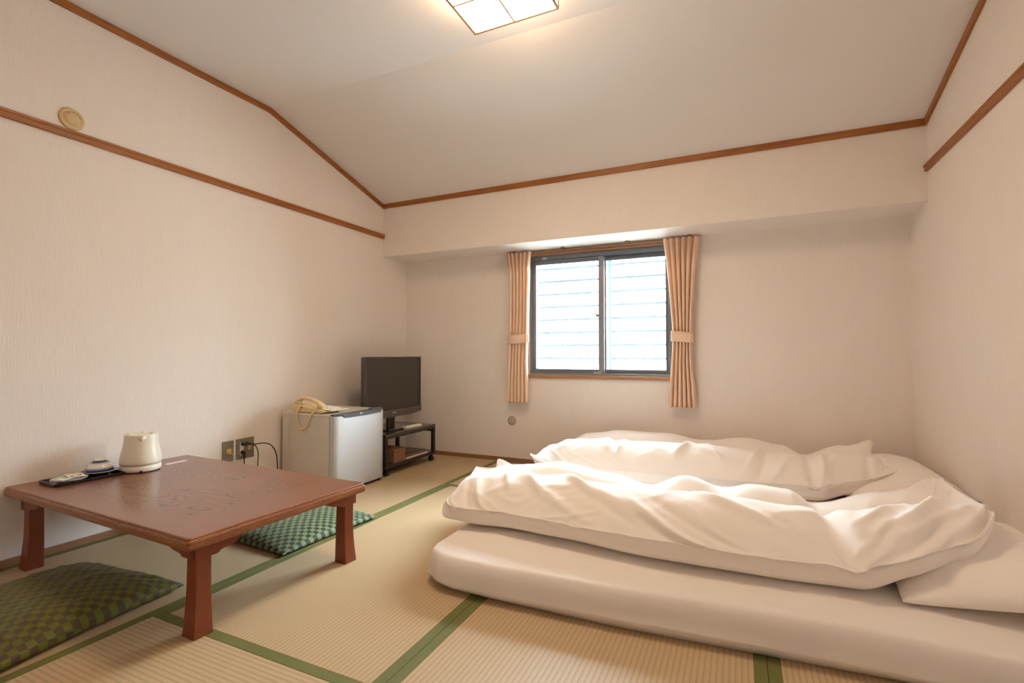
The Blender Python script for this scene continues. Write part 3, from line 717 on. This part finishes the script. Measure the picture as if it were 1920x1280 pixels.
# handset arch over the left (near) side of the base
hs = []
arch = smooth_path([(-.100, -.048, .064), (-.092, -.048, .076), (-.060, -.048, .088), (-.010, -.048, .086), (.045, -.048, .072), (.080, -.048, .053), (.090, -.048, .040)], 6)
bm = bmesh.new(); rw_ = []
for i, p in enumerate(arch):
    t = i/(len(arch)-1); a = arch[min(i+1, len(arch)-1)]-arch[max(i-1, 0)]; a.normalize(); nn = Vector((-a.z, 0, a.x))
    hh = .0085+.010*(abs(2*t-1)**3); ww = .021+.004*abs(2*t-1)**3
    row = []
    for q in range(12):
        an = 2*math.pi*q/12; cc, ss = math.cos(an), math.sin(an); cc = math.copysign(abs(cc)**.6, cc); ss = math.copysign(abs(ss)**.6, ss)
        row.append(bm.verts.new(p+Vector((0, ww*cc, 0))+nn*hh*ss))
    rw_.append(row)
for a, c in zip(rw_, rw_[1:]):
    for q in range(12): bm.faces.new((a[q], a[(q+1) % 12], c[(q+1) % 12], c[q]))
bm.faces.new(rw_[0][::-1]); bm.faces.new(rw_[-1]); bmesh.ops.recalc_face_normals(bm, faces=bm.faces)
hset = link('handset', mk(bm, 'handset'), PH, ph, smooth=True)
lathe('handset_cup', [(.017, 0), (.021, .002), (.022, .018), (.018, .022)], PH, hset, 20, loc=(-.086, -.048, .050)); lathe('handset_cup', [(.017, 0), (.021, .002), (.022, .016), (.018, .020)], PH, hset, 20, loc=(.074, -.048, .030))
lathe('cord_jack', [(0, 0), (.0045, 0), (.0045, .004), (.001, .005)], DARKP, ph, 12, loc=(-.045, -.077, .035), rot=(R(90), 0, 0))
# coiled cord: a helix around a hanging loop
path = smooth_path([(-.060, -.080, .030), (-.068, -.092, .010), (-.068, -.100, -.03), (-.052, -.101, -.075), (-.020, -.101, -.098), (.012, -.101, -.080), (.034, -.101, -.035), (.050, -.094, -.002), (.064, -.083, .014), (.070, -.07, .022)], 24)
hel = []; prev = Vector((0, 1, 0)); L = 0
for i, p in enumerate(path):
    t_ = (path[min(i+1, len(path)-1)]-path[max(i-1, 0)]).normalized(); a = (prev-t_*prev.dot(t_)).normalized(); prev = a; b_ = t_.cross(a)
    for s in range(3):
        q = p if i == len(path)-1 else p.lerp(path[i+1], s/3); an = (i*3+s)*1.05
        hel.append(q+(a*math.cos(an)+b_*math.sin(an))*.0046)
link('coiled_cord', tube_mesh('coiled_cord', hel, .0023, 6), PH, ph, smooth=True)

# ------------------------------------------------------------------ television and cart
STM = plain('dark_bronze_metal', (.035, .030, .030), .32, .4); STB = plain('dark_shelf_board', (.045, .038, .036), .22, coat=.4)
co = Vector((.26, 2.70, 0)); cart = empty('tv_cart', co, 'low dark metal rolling cart carrying the television', 'tv cart')
cx0, cx1, cy0, cy1 = .075, .452, 2.392, 3.004
def cb(n, a, b_, m, bev=.002, par=cart): return box(n, Vector(a)-co, Vector(b_)-co, m, par, bev, 2)
cb('top_shelf', (cx0, cy0, .272), (cx1, cy1, .290), STB, .002)
cb('lower_shelf', (cx0+.004, cy0+.004, .066), (cx1-.004, cy1-.004, .076), STB, .002)
for (x, y) in ((cx0, cy0), (cx1-.026, cy0), (cx0, cy1-.026), (cx1-.026, cy1-.026)):
    cb('post', (x, y, .050), (x+.026, y+.026, .272), STM, .003)
for y in (cy0, cy1-.02): cb('side_rail', (cx0+.026, y, .232), (cx1-.026, y+.02, .271), STM); cb('side_rail', (cx0+.026, y, .050), (cx1-.026, y+.02, .070), STM)
cb('front_rail', (cx1-.018, cy0+.026, .256), (cx1-.001, cy1-.026, .272), STM); cb('front_rail', (cx1-.016, cy0+.026, .052), (cx1-.001, cy1-.026, .0665), STM)
for (x, y) in ((cx0+.02, cy0+.03), (cx1-.02, cy0+.03), (cx0+.02, cy1-.03), (cx1-.02, cy1-.03)):
    c_ = empty('caster', Vector((x, y, 0))-co); c_.parent = cart
    for s in (-1, 1):
        lathe('wheel', [(.004, -.005), (.019, -.005), (.021, -.003), (.021, .003), (.019, .005), (.004, .006)], DARKP, c_, 24, loc=(0, s*.009, .021), rot=(R(90), 0, 0))
    box('caster_fork', (-.012, -.004, .018), (.014, .004, .050), DARKP, c_, .002, 1)
TVB = plain('tv_dark_bezel', (.055, .045, .042), .22, coat=.3, vary=.03)
def screenm():
    m, t, p, o = nt('tv_screen'); g = G(t); n = g.noise(g.coord('Object'), 4, 2); g.l(g.mix(n, (.040, .032, .027), (.046, .037, .031)), p.inputs['Base Color']); p.inputs['Roughness'].default_value = .38; p.inputs['Specular IOR Level'].default_value = .6; return m
to = Vector((.285, 2.675, .29)); tv = empty('television', to, 'black flat screen television standing on the cart in the corner', 'television')
ty0, ty1 = -.322, .345
box('tv_housing', (-.022, ty0, .100), (.008, ty1, .538), TVB, tv, .004)
box('rear_housing', (-.060, ty0+.10, .16), (-.020, ty1-.10, .46), DARKP, tv, .010)
box('screen', (.006, ty0+.013, .142), (.0095, ty1-.013, .527), screenm(), tv)
# bezel strips stand proud of the screen
for a, c in (((.004, ty0, .527), (.014, ty1, .539)), ((.004, ty0, .142), (.014, ty0+.013, .527)), ((.004, ty1-.013, .142), (.014, ty1, .527))): box('bezel', a, c, TVB, tv, .001, 1)
prism('speaker_bar', [(ty0, .142), (ty1, .142), (ty1, .100), (ty1-.07, .092), (ty1-.17, .086), (ty0+.17, .086), (ty0+.07, .092), (ty0, .100)], 'x', .003, .020, plain('tv_chin', (.085, .068, .063), .3, coat=.3), tv, .0015, 1)
def text(name, body, size, mat, parent, loc, rot, ext=.0006):
    cu = bpy.data.curves.new(name, 'FONT'); cu.body = body; cu.size = size; cu.extrude = ext; cu.align_x = 'CENTER'; cu.align_y = 'CENTER'
    o = bpy.data.objects.new('tmp', cu); COL.objects.link(o); dg = bpy.context.evaluated_depsgraph_get()
    me = bpy.data.meshes.new_from_object(o.evaluated_get(dg)); bpy.data.objects.remove(o)
    return link(name, me, mat, parent, loc=loc, rot=rot)
box('brand_mark', (.0195, -.022, .116), (.0212, .018, .122), plain('silver_lettering', (.6, .57, .54), .3, .3), tv)
box('neck', (-.026, -.045, .006), (.0, .035, .110), DARKP, tv, .010)
prism('stand_base', [(-.10, -.13), (-.09, -.15), (.085, -.15), (.10, -.13), (.10, .13), (.085, .15), (-.09, .15), (-.10, .13)], 'z', 0, .010, plain('gloss_black', (.012, .012, .013), .1, coat=.6), tv, .002, 1)
REM = plain('ivory_remote', (.80, .73, .60), .35)
rm = empty('remote_control', (.398, 2.770, .290), 'ivory remote control lying on the cart beneath the television', 'remote control', rz=R(-4))
box('remote_body', (-.021, -.092, 0), (.021, .092, .018), REM, rm, .006, 3)
for i in range(7):
    for j in range(3): box('remote_button', (-.013+.011*j, -.072+.02*i, .0175), (-.006+.011*j, -.062+.02*i, .0192), bpy.data.materials['white_key'], rm)
# things on the cart's lower shelf
BX = wood('woven_brown_box', (.16, .075, .035), (.24, .12, .06), 1, .6)
bx = empty('storage_box', (.375, 2.560, .076), 'brown box standing on the lower shelf of the cart', 'box')
box('box_body', (-.115, -.068, 0), (.070, .066, .090), BX, bx, .003); box('box_lid', (-.117, -.070, .082), (.072, .068, .095), BX, bx, .002)
LEA = plain('dark_brown_leather', (.060, .022, .016), .35, coat=.2)
it = empty('paper_stack', (.375, 2.790, .076), 'pale stack of paper beneath the brown binder on the cart shelf', 'paper')
box('sheet_stack', (-.10, -.145, 0), (.068, .120, .011), plain('pale_paper', (.62, .55, .46), .7), it, .002)
bd = empty('guest_binder', (.362, 2.790, .087), 'dark brown leather binder lying on papers on the cart shelf', 'binder')
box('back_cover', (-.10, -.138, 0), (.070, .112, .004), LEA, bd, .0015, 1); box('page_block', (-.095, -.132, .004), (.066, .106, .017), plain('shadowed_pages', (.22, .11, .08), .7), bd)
box('front_cover', (-.10, -.138, .017), (.070, .112, .021), LEA, bd, .0015, 1); box('spine', (-.10, -.140, 0), (.070, -.137, .021), LEA, bd)
box('cover_label', (-.01, -.035, .0205), (.003, .045, .0216), plain('silver_label', (.50, .42, .36), .4, .3), bd)
bk = empty('carton', (.235, 2.460, .076), 'small carton with pale and orange sides behind the front post of the cart', 'box')
box('carton_body', (-.075, -.040, 0), (.075, .020, .11), plain('brown_carton', (.07, .03, .022), .5), bk, .002)
box('carton_top', (-.070, -.036, .11), (.066, .016, .155), plain('white_carton', (.62, .58, .54), .5), bk, .002); box('carton_print', (-.05, -.0375, .135), (.05, -.0358, .150), plain('orange_print', (.60, .30, .12), .5), bk)
tag(tube('hanging_cable', [(.100, 2.70, .2935), (.075, 2.695, .2945), (.066, 2.68, .285), (.064, 2.66, .26), (.064, 2.62, .15), (.06, 2.58, .06), (.05, 2.55, .006), (.04, 2.45, .005)], .0032, DARKP, None, 8), 'black cable hanging behind the cart near the wall', 'cable')

# ------------------------------------------------------------------ soft things
def vnoise(P, seed=0.0):
    return np.array([noise.noise(Vector((p[0]+seed, p[1]-seed*.7, p[2]+seed*.3))) for p in P])
def grid_faces(nx, ny, off=0, flip=False):
    f_ = []; n = nx+1
    for j in range(ny):
        for i in range(nx):
            q = (off+j*n+i, off+j*n+i+1, off+(j+1)*n+i+1, off+(j+1)*n+i); f_.append(q[::-1] if flip else q)
    return f_
def envelope(w_, d_, top, bot, nx=90, ny=60, pinch=.04, edge=.004, wr=.006, seed=0, p=.5, slump=0):
    """two-sided stuffed bag: height profile above and below, concave sides, puckered seam"""
    U, V = np.meshgrid(np.linspace(-1, 1, nx+1), np.linspace(-1, 1, ny+1)); 
    U = np.sign(U)*(1-(1-np.abs(U))**1.25); V = np.sign(V)*(1-(1-np.abs(V))**1.25)
    U, V = U.ravel(), V.ravel()
    X = U*w_/2*(1-pinch*(1-V**2)*np.abs(U)**2*.6*w_/max(w_, d_)); Y = V*d_/2*(1-pinch*(1-U**2)*np.abs(V)**2*.6)
    fz = ((1-U**2)*(1-V**2)); hgt = np.clip(fz, 0, 1)**p
    N1 = vnoise(np.c_[X*7, Y*7, 0*X], seed); N2 = vnoise(np.c_[X*22, Y*22, 0*X+3], seed)
    rid = 1-np.abs(vnoise(np.c_[X*9+N1, Y*9, 0*X+7], seed))*2
    rid = np.clip(rid, 0, 1)**6
    ed = 1-np.clip(fz*2.2, 0, 1)                           # more creases near the seam
    ang = np.arctan2(Y, X); pk = np.sin(ang*34+N1*5)*ed*hgt
    T_ = top*hgt*(1+.10*N1)+wr*(rid*.8+N2*.35+pk*.9)*np.clip(hgt*2, 0, 1)
    B = -bot*np.clip(fz, 0, 1)**(p*.8)
    vt = np.c_[X, Y, bot+edge/2+T_]; vb = np.c_[X, Y, bot-edge/2+B]
    verts = np.r_[vt, vb]; n1 = len(vt)
    fs = grid_faces(nx, ny)+grid_faces(nx, ny, n1, True); n = nx+1
    ring = [i for i in range(n)]+[(j+1)*n-1 for j in range(1, ny+1)]+[ny*n+i for i in range(nx-1, -1, -1)]+[j*n for j in range(ny-1, 0, -1)]
    for a, c in zip(ring, ring[1:]+ring[:1]): fs.append((a, a+n1, c+n1, c))
    return verts, fs
def soft(name, verts, fs, mat, parent, **k):
    me = bpy.data.meshes.new(name); me.from_pydata([tuple(map(float, v)) for v in verts], [], fs)
    return link(name, me, mat, parent, smooth=True, **k)

def brocade(name, light, dark, thread, sq=.021):
    m, t, p, o = nt(name); g = G(t); p.inputs['Roughness'].default_value = .5; p.inputs['Sheen Weight'].default_value = .08; p.inputs['Specular IOR Level'].default_value = .3
    c = g.n('ShaderNodeTexCoord'); nz = g.n('ShaderNodeTexNoise'); g.l(c.outputs['Object'], nz.inputs['Vector']); nz.inputs['Scale'].default_value = 9
    sc_ = g.n('ShaderNodeVectorMath', operation='SCALE'); g.l(nz.outputs['Color'], sc_.inputs[0]); sc_.inputs['Scale'].default_value = .010
    ad = g.n('ShaderNodeVectorMath', operation='ADD'); g.l(c.outputs['Object'], ad.inputs[0]); g.l(sc_.outputs[0], ad.inputs[1])
    sp = g.n('ShaderNodeSeparateXYZ'); g.l(ad.outputs[0], sp.inputs[0])
    a = g.math('FLOOR', g.math('DIVIDE', sp.outputs[0], sq)); b_ = g.math('FLOOR', g.math('DIVIDE', sp.outputs[1], sq))
    ch = g.math('ABSOLUTE', g.math('MODULO', g.math('ADD', a, b_), 2))
    st = g.math('SINE', g.math('MULTIPLY', sp.outputs[0], 2*math.pi/.0034)); st = g.math('GREATER_THAN', st, -.1)
    lt = g.mix(g.noise(g.coord('Object'), 60, 3), light, tuple(x*1.25 for x in light))
    dk = g.mix(st, dark, thread)
    g.l(g.mix(ch, lt, dk), p.inputs['Base Color'])
    g.bump(g.math('ADD', g.math('MULTIPLY', ch, .7), g.math('MULTIPLY', st, .3)), .35, .0012, p); return m
BRO = brocade('olive_brocade', (.120, .125, .014), (.070, .062, .018), (.105, .070, .042))
BRG = brocade('green_brocade', (.16, .25, .115), (.030, .035, .022), (.07, .06, .05))
v, fs = envelope(.56, .54, .068, .014, 90, 80, .07, .004, .005, 3.3, .42)
z1 = empty('floor_cushion', (.590, .500, .001), 'olive green checked brocade floor cushion in front of the table', 'floor cushion', rz=R(6))
soft('cushion_cover', v, fs, BRO, z1)
v, fs = envelope(.54, .55, .052, .010, 90, 80, .05, .004, .003, 8.1, .45)
z2 = empty('floor_cushion', (.680, 1.432, .001), 'bright green checked brocade floor cushion beyond the table', 'floor cushion', rz=R(-3))
soft('cushion_cover', v, fs, BRG, z2)

# mattresses
def mattress(x0, x1, yf, yb, hgt, seed, nx=150, ny=70):
    """yf / yb: front and back edge as functions of x; soft box with a drooping sheet"""
    U, V = np.meshgrid(np.linspace(0, 1, nx+1), np.linspace(0, 1, ny+1)); U, V = U.ravel(), V.ravel()
    def ease(t): s = 2*t-1; return .5+.5*np.sign(s)*(1-(1-np.abs(s))**1.6)
    Ue, Ve = ease(U), ease(V)
    # roundness near edges: distance to the border
    X = x0+(x1-x0)*Ue; F = np.interp(X, *yf); B = np.interp(X, *yb); Y = F+(B-F)*Ve
    dx = np.minimum(X-x0, x1-X); dy = np.minimum(Y-F, B-Y); r = .040
    kc = (1-np.clip(dx/.09, 0, 1))*(1-np.clip(dy/.09, 0, 1))
    X = X+np.where(X < (x0+x1)/2, 1, -1)*kc*.022; Y = Y+np.where(Y < (F+B)/2, 1, -1)*kc*.022
    kx = np.clip(dx/r, 0, 1); ky = np.clip(dy/r, 0, 1)
    h_ = hgt*(1-(1-kx)**2.6)**.5*(1-(1-ky)**2.6)**.5
    N1 = vnoise(np.c_[X*2.2, Y*3, 0*X], seed); N2 = vnoise(np.c_[X*6, Y*9, 0*X+2], seed)
    rid = (1-np.abs(vnoise(np.c_[X*3+N1, Y*6-X*2, 0*X+5], seed))*2).clip(0, 1)**9
    h_ = h_*(1+.10*N1)+.0022*N2*kx*ky+.003*rid*kx*ky
    zb = np.zeros_like(X)+.002
    top = np.c_[X, Y, np.maximum(h_, .036+.012*N1)]; bot = np.c_[X, Y, zb]
    # bottom pulled in under the bulging side
    cx_, cy_ = (x0+x1)/2, (F+B)/2; bot[:, 0] = cx_+(X-cx_)*.968; bot[:, 1] = cy_+(Y-cy_)*(.935+.025*N1)
    n1 = len(top); fs_ = grid_faces(nx, ny)+grid_faces(nx, ny, n1, True); n = nx+1
    ring = [i for i in range(n)]+[(j+1)*n-1 for j in range(1, ny+1)]+[ny*n+i for i in range(nx-1, -1, -1)]+[j*n for j in range(ny-1, 0, -1)]
    for a, c in zip(ring, ring[1:]+ring[:1]): fs_.append((a, a+n1, c+n1, c))
    return np.r_[top, bot], fs_
m1 = empty('futon_mattress', (2.58, 1.70, 0), 'thick sheeted floor mattress under the near white duvet', 'mattress')
v, fs = mattress(1.585, 3.560, ([1.58, 1.70, 1.85, 2.3, 2.7, 3.0, 3.6], [1.20, 1.165, 1.160, 1.175, 1.205, 1.225, 1.25]), ([1.58, 3.6], [2.17, 2.20]), .125, 1.7)
soft('fitted_sheet', v-np.array([2.58, 1.70, 0]), fs, COTTON2, m1)
m2 = empty('futon_mattress', (2.60, 2.72, 0), 'sheeted floor mattress mostly hidden under the far white duvet', 'mattress')
v, fs = mattress(1.640, 3.560, ([1.6, 3.6], [2.26, 2.28]), ([1.6, 3.6], [3.19, 3.19]), .120, 5.2, 110, 60)
soft('fitted_sheet', v-np.array([2.60, 2.72, 0]), fs, COTTON2, m2)

# pillows
v, fs = envelope(.44, .72, .092, .045, 70, 90, .05, .004, .004, 2.2, .5)
p1_ = empty('pillow', (3.350, 1.770, .130), 'white pillow at the head of the near futon by the right wall', 'pillow', rz=R(-5)); p1_.rotation_euler[1] = R(-9)
soft('pillow_cover', v, fs, COTTON, p1_)
v, fs = envelope(.42, .74, .110, .050, 70, 90, .05, .004, .004, 6.2, .5)
p2_ = empty('pillow', (3.350, 2.780, .150), 'white pillow at the head of the far futon by the right wall', 'pillow', rz=R(3)); p2_.rotation_euler[1] = R(-12)
soft('pillow_cover', v, fs, COTTON, p2_)

# duvets folded lengthwise
def interp(x, xs, ys):
    """smooth (cosine) interpolation"""
    xs = np.asarray(xs, float); ys = np.asarray(ys, float); x = np.clip(x, xs[0], xs[-1])
    i = np.clip(np.searchsorted(xs, x)-1, 0, len(xs)-2); t = (x-xs[i])/(xs[i+1]-xs[i]); t = t*t*(3-2*t)
    return ys[i]*(1-t)+ys[i+1]*t
def duvet(prm, seed, creases, nx=260, nu=150):
    """closed surface: section parameter a runs front-bottom -> front -> top -> back -> bottom"""
    x0, x1 = prm['x']; s = np.linspace(0, 1, nx+1)
    s = .5-.5*np.cos(np.pi*(s*.9+.05)); s = (s-s[0])/(s[-1]-s[0])
    A = np.linspace(0, 1, nu, endpoint=False)
    Sx, Aa = np.meshgrid(s, A, indexing='ij'); X = x0+(x1-x0)*Sx
    yf = interp(X, *prm['yf']); yb = interp(X, *prm['yb']); hf = interp(X, *prm['hf']); hb = interp(X, *prm['hb']); vl = interp(X, *prm['vy'])
    z0 = prm['z0']; zb = interp(X, *prm['zb'])
    phi = Aa*2*np.pi                                    # 0 at front, pi/2 top, pi back, 3pi/2 bottom
    cph, sph = np.cos(phi), np.sin(phi)
    e = .62
    yn = -np.sign(cph)*np.abs(cph)**e                   # -1 front .. 1 back
    Y = (yf+yb)/2+(yb-yf)/2*yn
    # two lobes over the width with a valley between
    t = (Y-yf)/(yb-yf)
    lobe1 = np.sqrt(np.clip(1-((t-vl*.5)/(vl*.56))**2, 0, 1)); lobe2 = np.sqrt(np.clip(1-((t-(1+vl)*.5)/((1-vl)*.58))**2, 0, 1))
    H = np.maximum(hf*lobe1, hb*lobe2); sm = .014
    H = np.log(np.exp(hf*lobe1/sm)+np.exp(hb*lobe2/sm)-1+1e-9)*sm
    zm = .10                                            # height of the seam above the base
    up = np.abs(sph)**e
    Hn = np.maximum(H, .02+zb-z0+zm*.5)
    Z = np.where(sph >= 0, zb+zm+(z0+Hn-zb-zm)*up, zb+zm-zm*np.abs(sph)**.55)
    # tapering ends
    en = np.clip(1-np.abs(2*Sx-1)**prm.get('pw', 14), 0, 1)**.5
    ec = np.clip(1-np.abs(2*Sx-1)**(prm.get('pw', 14)*1.6), 0, 1)**.5
    zc = zb+zm+.012
    Z = np.where(sph >= 0, zc+(Z-zc)*en, zc+(Z-zc)*en)
    yc = (yf+yb)/2; Y = yc+(Y-yc)*(.86+.14*ec)
    X = X-prm.get('skew', 0)*np.clip(t, 0, 1)**1.3*np.clip(1-Sx*2.2, 0, 1)**1.5
    P = np.stack([X, Y, Z], -1)
    # normals
    def nrm(P):
        dX = np.gradient(P, axis=0); dA = (np.roll(P, -1, 1)-np.roll(P, 1, 1))/2
        n = np.cross(dA, dX); return n/(np.linalg.norm(n, axis=-1, keepdims=True)+1e-9)
    Nn = nrm(P); 
    cyl = np.einsum('ijk,ijk->ij', Nn, P-P.mean(1, keepdims=True)); Nn *= np.sign(np.median(cyl))
    # arc coordinate across the section in metres
    arc = np.concatenate([np.zeros((nx+1, 1)), np.cumsum(np.linalg.norm(np.diff(P, axis=1), axis=-1), 1)], 1)
    Q = np.stack([X, arc, 0*X], -1).reshape(-1, 3); sh = X.shape
    n1 = vnoise(Q*2.2, seed).reshape(sh); n2 = vnoise(Q*np.array([5, 7, 1]), seed+9).reshape(sh)
    w1 = vnoise(np.c_[Q[:, 0]*3.2-Q[:, 1]*4.5+n1.ravel()*1.2, Q[:, 1]*2.2+Q[:, 0]*1.2, Q[:, 2]+4], seed).reshape(sh)
    w2 = vnoise(np.c_[Q[:, 0]*7+Q[:, 1]*8+n1.ravel()*1.5, Q[:, 1]*4-Q[:, 0]*3, Q[:, 2]+8], seed+3).reshape(sh)
    topm = np.clip(sph+.55, 0, 1); rid1 = np.clip(1-np.abs(w1)*4.2, 0, 1)**1.8; rid2 = np.clip(1-np.abs(w2)*4.5, 0, 1)**1.8
    w3 = vnoise(np.c_[Q[:, 0]*13-Q[:, 1]*16+n1.ravel()*2.5, Q[:, 1]*7+Q[:, 0]*4, Q[:, 2]+12], seed+5).reshape(sh); rid3 = np.clip(1-np.abs(w3)*4, 0, 1)**1.6
    msk = np.clip(.45+n2*1.6, 0, 1)
    Dp = .009*n1+.003*n2+(.0060*rid1*msk+.0045*rid2*(1-msk)+.0028*rid3*msk)*topm
    Dp -= .006*np.exp(-((((np.degrees(phi)-354+180) % 360)-180)/6)**2)
    for (xa, aa, xb, ab, dep, wd) in creases:           # (x, section angle in degrees) ends of a fold
        ax, ay = xa, aa/90*.35; bx, by = xb, ab/90*.35; px, py = X, np.degrees(phi)/90*.35
        L2 = (bx-ax)**2+(by-ay)**2; tt_ = np.clip(((px-ax)*(bx-ax)+(py-ay)*(by-ay))/L2, 0, 1)
        dd = np.hypot(px-ax-tt_*(bx-ax), py-ay-tt_*(by-ay)); fade = np.sin(np.pi*np.clip(tt_, .03, .97))**.5
        Dp += dep*np.exp(-(dd/wd)**2)*fade
    # puckered ends
    pe = np.clip(1-np.minimum(Sx, 1-Sx)/.07, 0, 1); Dp += .010*pe*np.sin(np.degrees(phi)/11+n1*6)*np.clip(topm, 0, 1)*np.clip(1-pe*.7, 0, 1)
    P = P+Nn*(Dp*np.clip(en*1.3, .2, 1))[..., None]
    # corner ears
    for (xc, ph0, out) in prm.get('ears', []):
        g_ = np.exp(-((X-xc)/.055)**2)*np.exp(-(((np.degrees(phi)-ph0+180) % 360-180)/13)**2); P += g_[..., None]*np.array(out)
    P[..., 2] = np.maximum(P[..., 2], z0-.004)
    P[..., 0] = np.minimum(P[..., 0], 3.565)
    verts = P.reshape(-1, 3); fs_ = []
    for i in range(nx):
        for j in range(nu):
            j2 = (j+1) % nu; fs_.append((i*nu+j, i*nu+j2, (i+1)*nu+j2, (i+1)*nu+j))
    fs_.append(tuple(range(nu-1, -1, -1))); fs_.append(tuple(nx*nu+j for j in range(nu)))
    # path of the piped seam, along the front at angle ~ -2 degrees
    ks = int(round((2/360)*nu)) % nu
    seam = [Vector(P[i, ks]+Nn[i, ks]*.0012) for i in range(3, nx-2, 2)]
    return verts, fs_, seam
near = dict(x=(1.520, 3.400), z0=.118, pw=16, skew=.17, zb=([1.5, 3.0, 3.2, 3.45], [.118, .118, .180, .248]),
    yf=([1.50, 1.60, 1.80, 2.05, 2.42, 2.74, 2.98, 3.13, 3.27, 3.47], [1.47, 1.42, 1.44, 1.42, 1.39, 1.395, 1.41, 1.45, 1.54, 1.74]),
    yb=([1.50, 1.75, 2.2, 2.8, 3.2, 3.47], [2.10, 2.12, 2.10, 2.10, 2.20, 2.22]),
    hf=([1.5, 1.62, 1.85, 2.2, 2.6, 2.85, 2.95, 3.1, 3.3, 3.47], [.180, .198, .210, .218, .218, .210, .195, .235, .245, .205]),
    hb=([1.5, 1.70, 1.95, 2.12, 2.30, 2.45, 2.60, 2.72, 2.85, 2.95, 3.15, 3.35, 3.47], [.115, .165, .205, .175, .14, .200, .165, .200, .19, .13, .190, .215, .205]),
    vy=([1.5, 2.2, 2.9, 3.1, 3.47], [.56, .55, .55, .50, .52]),
    ears=[(1.53, 172, (-.08, .03, .05)), (1.53, 345, (-.025, -.01, -.03)), (3.37, 60, (.015, .01, .005)), (3.34, 140, (.02, .04, .03))])
cr1 = [(1.72, 84, 1.80, 52, .012, .012), (1.80, 88, 1.96, 48, .012, .013), (1.95, 92, 2.22, 46, .012, .014), (1.98, 80, 2.34, 30, -.008, .012), (2.28, 62, 2.58, 4, .012, .014), (2.36, 66, 2.70, 14, -.009, .012), (2.52, 80, 2.80, 50, .010, .013), (3.00, 60, 3.22, 88, .013, .012), (3.05, 50, 3.30, 80, .012, .012), (3.10, 42, 3.36, 70, .011, .012), (3.02, 30, 3.12, 60, -.010, .012), (2.94, 30, 3.02, -14, .010, .010), (2.98, -8, 3.08, -30, -.008, .014), (1.60, 60, 1.66, 15, -.008, .012), (1.66, 50, 1.74, 5, .008, .012), (2.92, 100, 3.00, -20, -.028, .022), (2.97, 95, 3.06, -15, .014, .03), (1.75, 85, 2.15, 25, .012, .02), (1.85, 95, 2.35, 45, .012, .022), (2.30, 60, 2.60, 5, .010, .022), (2.35, 40, 2.62, -12, -.008, .016),
       (2.45, 90, 2.75, 55, .010, .02), (3.12, 50, 3.35, 95, .016, .022), (3.08, 20, 3.28, 60, -.010, .02), (3.2, 30, 3.42, 70, .012, .02), (1.62, 70, 1.72, 20, .010, .02), (2.05, 20, 2.2, -20, -.006, .015), (2.9, 10, 2.93, -40, .01, .02)]
v, fs, seam = duvet(near, 1.3, cr1)
d1o = Vector((2.5, 1.75, .12)); d1 = empty('duvet', d1o, 'white folded duvet lying on the near mattress', 'duvet')
soft('duvet_cover', v-np.array(d1o), fs, COTTON, d1)
link('piped_seam', tube_mesh('piped_seam', [q-d1o for q in seam], .0030, 6), COTTON, d1, smooth=True)
far = dict(x=(1.530, 3.320), z0=.113, pw=16, zb=([1.5, 3.0, 3.15, 3.34], [.113, .113, .145, .19]),
    yf=([1.60, 1.75, 2.1, 2.6, 3.0, 3.25, 3.42], [2.40, 2.36, 2.36, 2.38, 2.42, 2.50, 2.66]),
    yb=([1.60, 2.2, 3.0, 3.42], [3.08, 3.12, 3.14, 3.14]),
    hf=([1.6, 1.72, 2.0, 2.5, 2.9, 3.02, 3.2, 3.42], [.18, .22, .232, .232, .222, .210, .235, .235]),
    hb=([1.6, 1.75, 1.95, 2.25, 2.45, 2.7, 2.9, 3.0, 3.2, 3.42], [.15, .21, .235, .24, .21, .24, .205, .15, .225, .255]),
    vy=([1.5, 3.47], [.55, .55]),
    ears=[(1.54, 20, (-.02, -.01, .02)), (3.32, 120, (.03, .01, .05)), (3.32, 5, (.04, 0, .0))])
cr2 = [(1.93, 92, 2.02, 44, .012, .012), (2.06, 88, 2.03, 46, .012, .012), (1.98, 70, 2.06, 40, -.008, .014), (2.42, 82, 2.34, 44, .011, .012), (2.46, 70, 2.62, 50, .010, .012), (2.78, 88, 2.70, 40, .010, .012), (3.06, 86, 3.02, 10, .012, .011), (3.14, 84, 3.06, 50, .010, .012), (1.98, 90, 2.05, 35, -.014, .016), (1.90, 80, 2.05, 40, .010, .02), (2.45, 90, 2.32, 45, .012, .018), (2.50, 80, 2.60, 40, .010, .02), (2.82, 100, 2.75, 20, -.012, .018), (2.98, 100, 3.0, -20, -.018, .018), (3.04, 90, 3.06, 0, .012, .02), (3.25, 80, 3.22, -10, -.010, .014), (2.9, 70, 2.8, 10, .010, .02)]
v, fs, seam = duvet(far, 7.9, cr2, 220, 130)
d2o = Vector((2.5, 2.75, .12)); d2 = empty('duvet', d2o, 'white folded duvet lying on the far mattress under the window', 'duvet')
soft('duvet_cover', v-np.array(d2o), fs, COTTON, d2)
link('piped_seam', tube_mesh('piped_seam', [q-d2o for q in seam], .0030, 6), COTTON, d2, smooth=True)
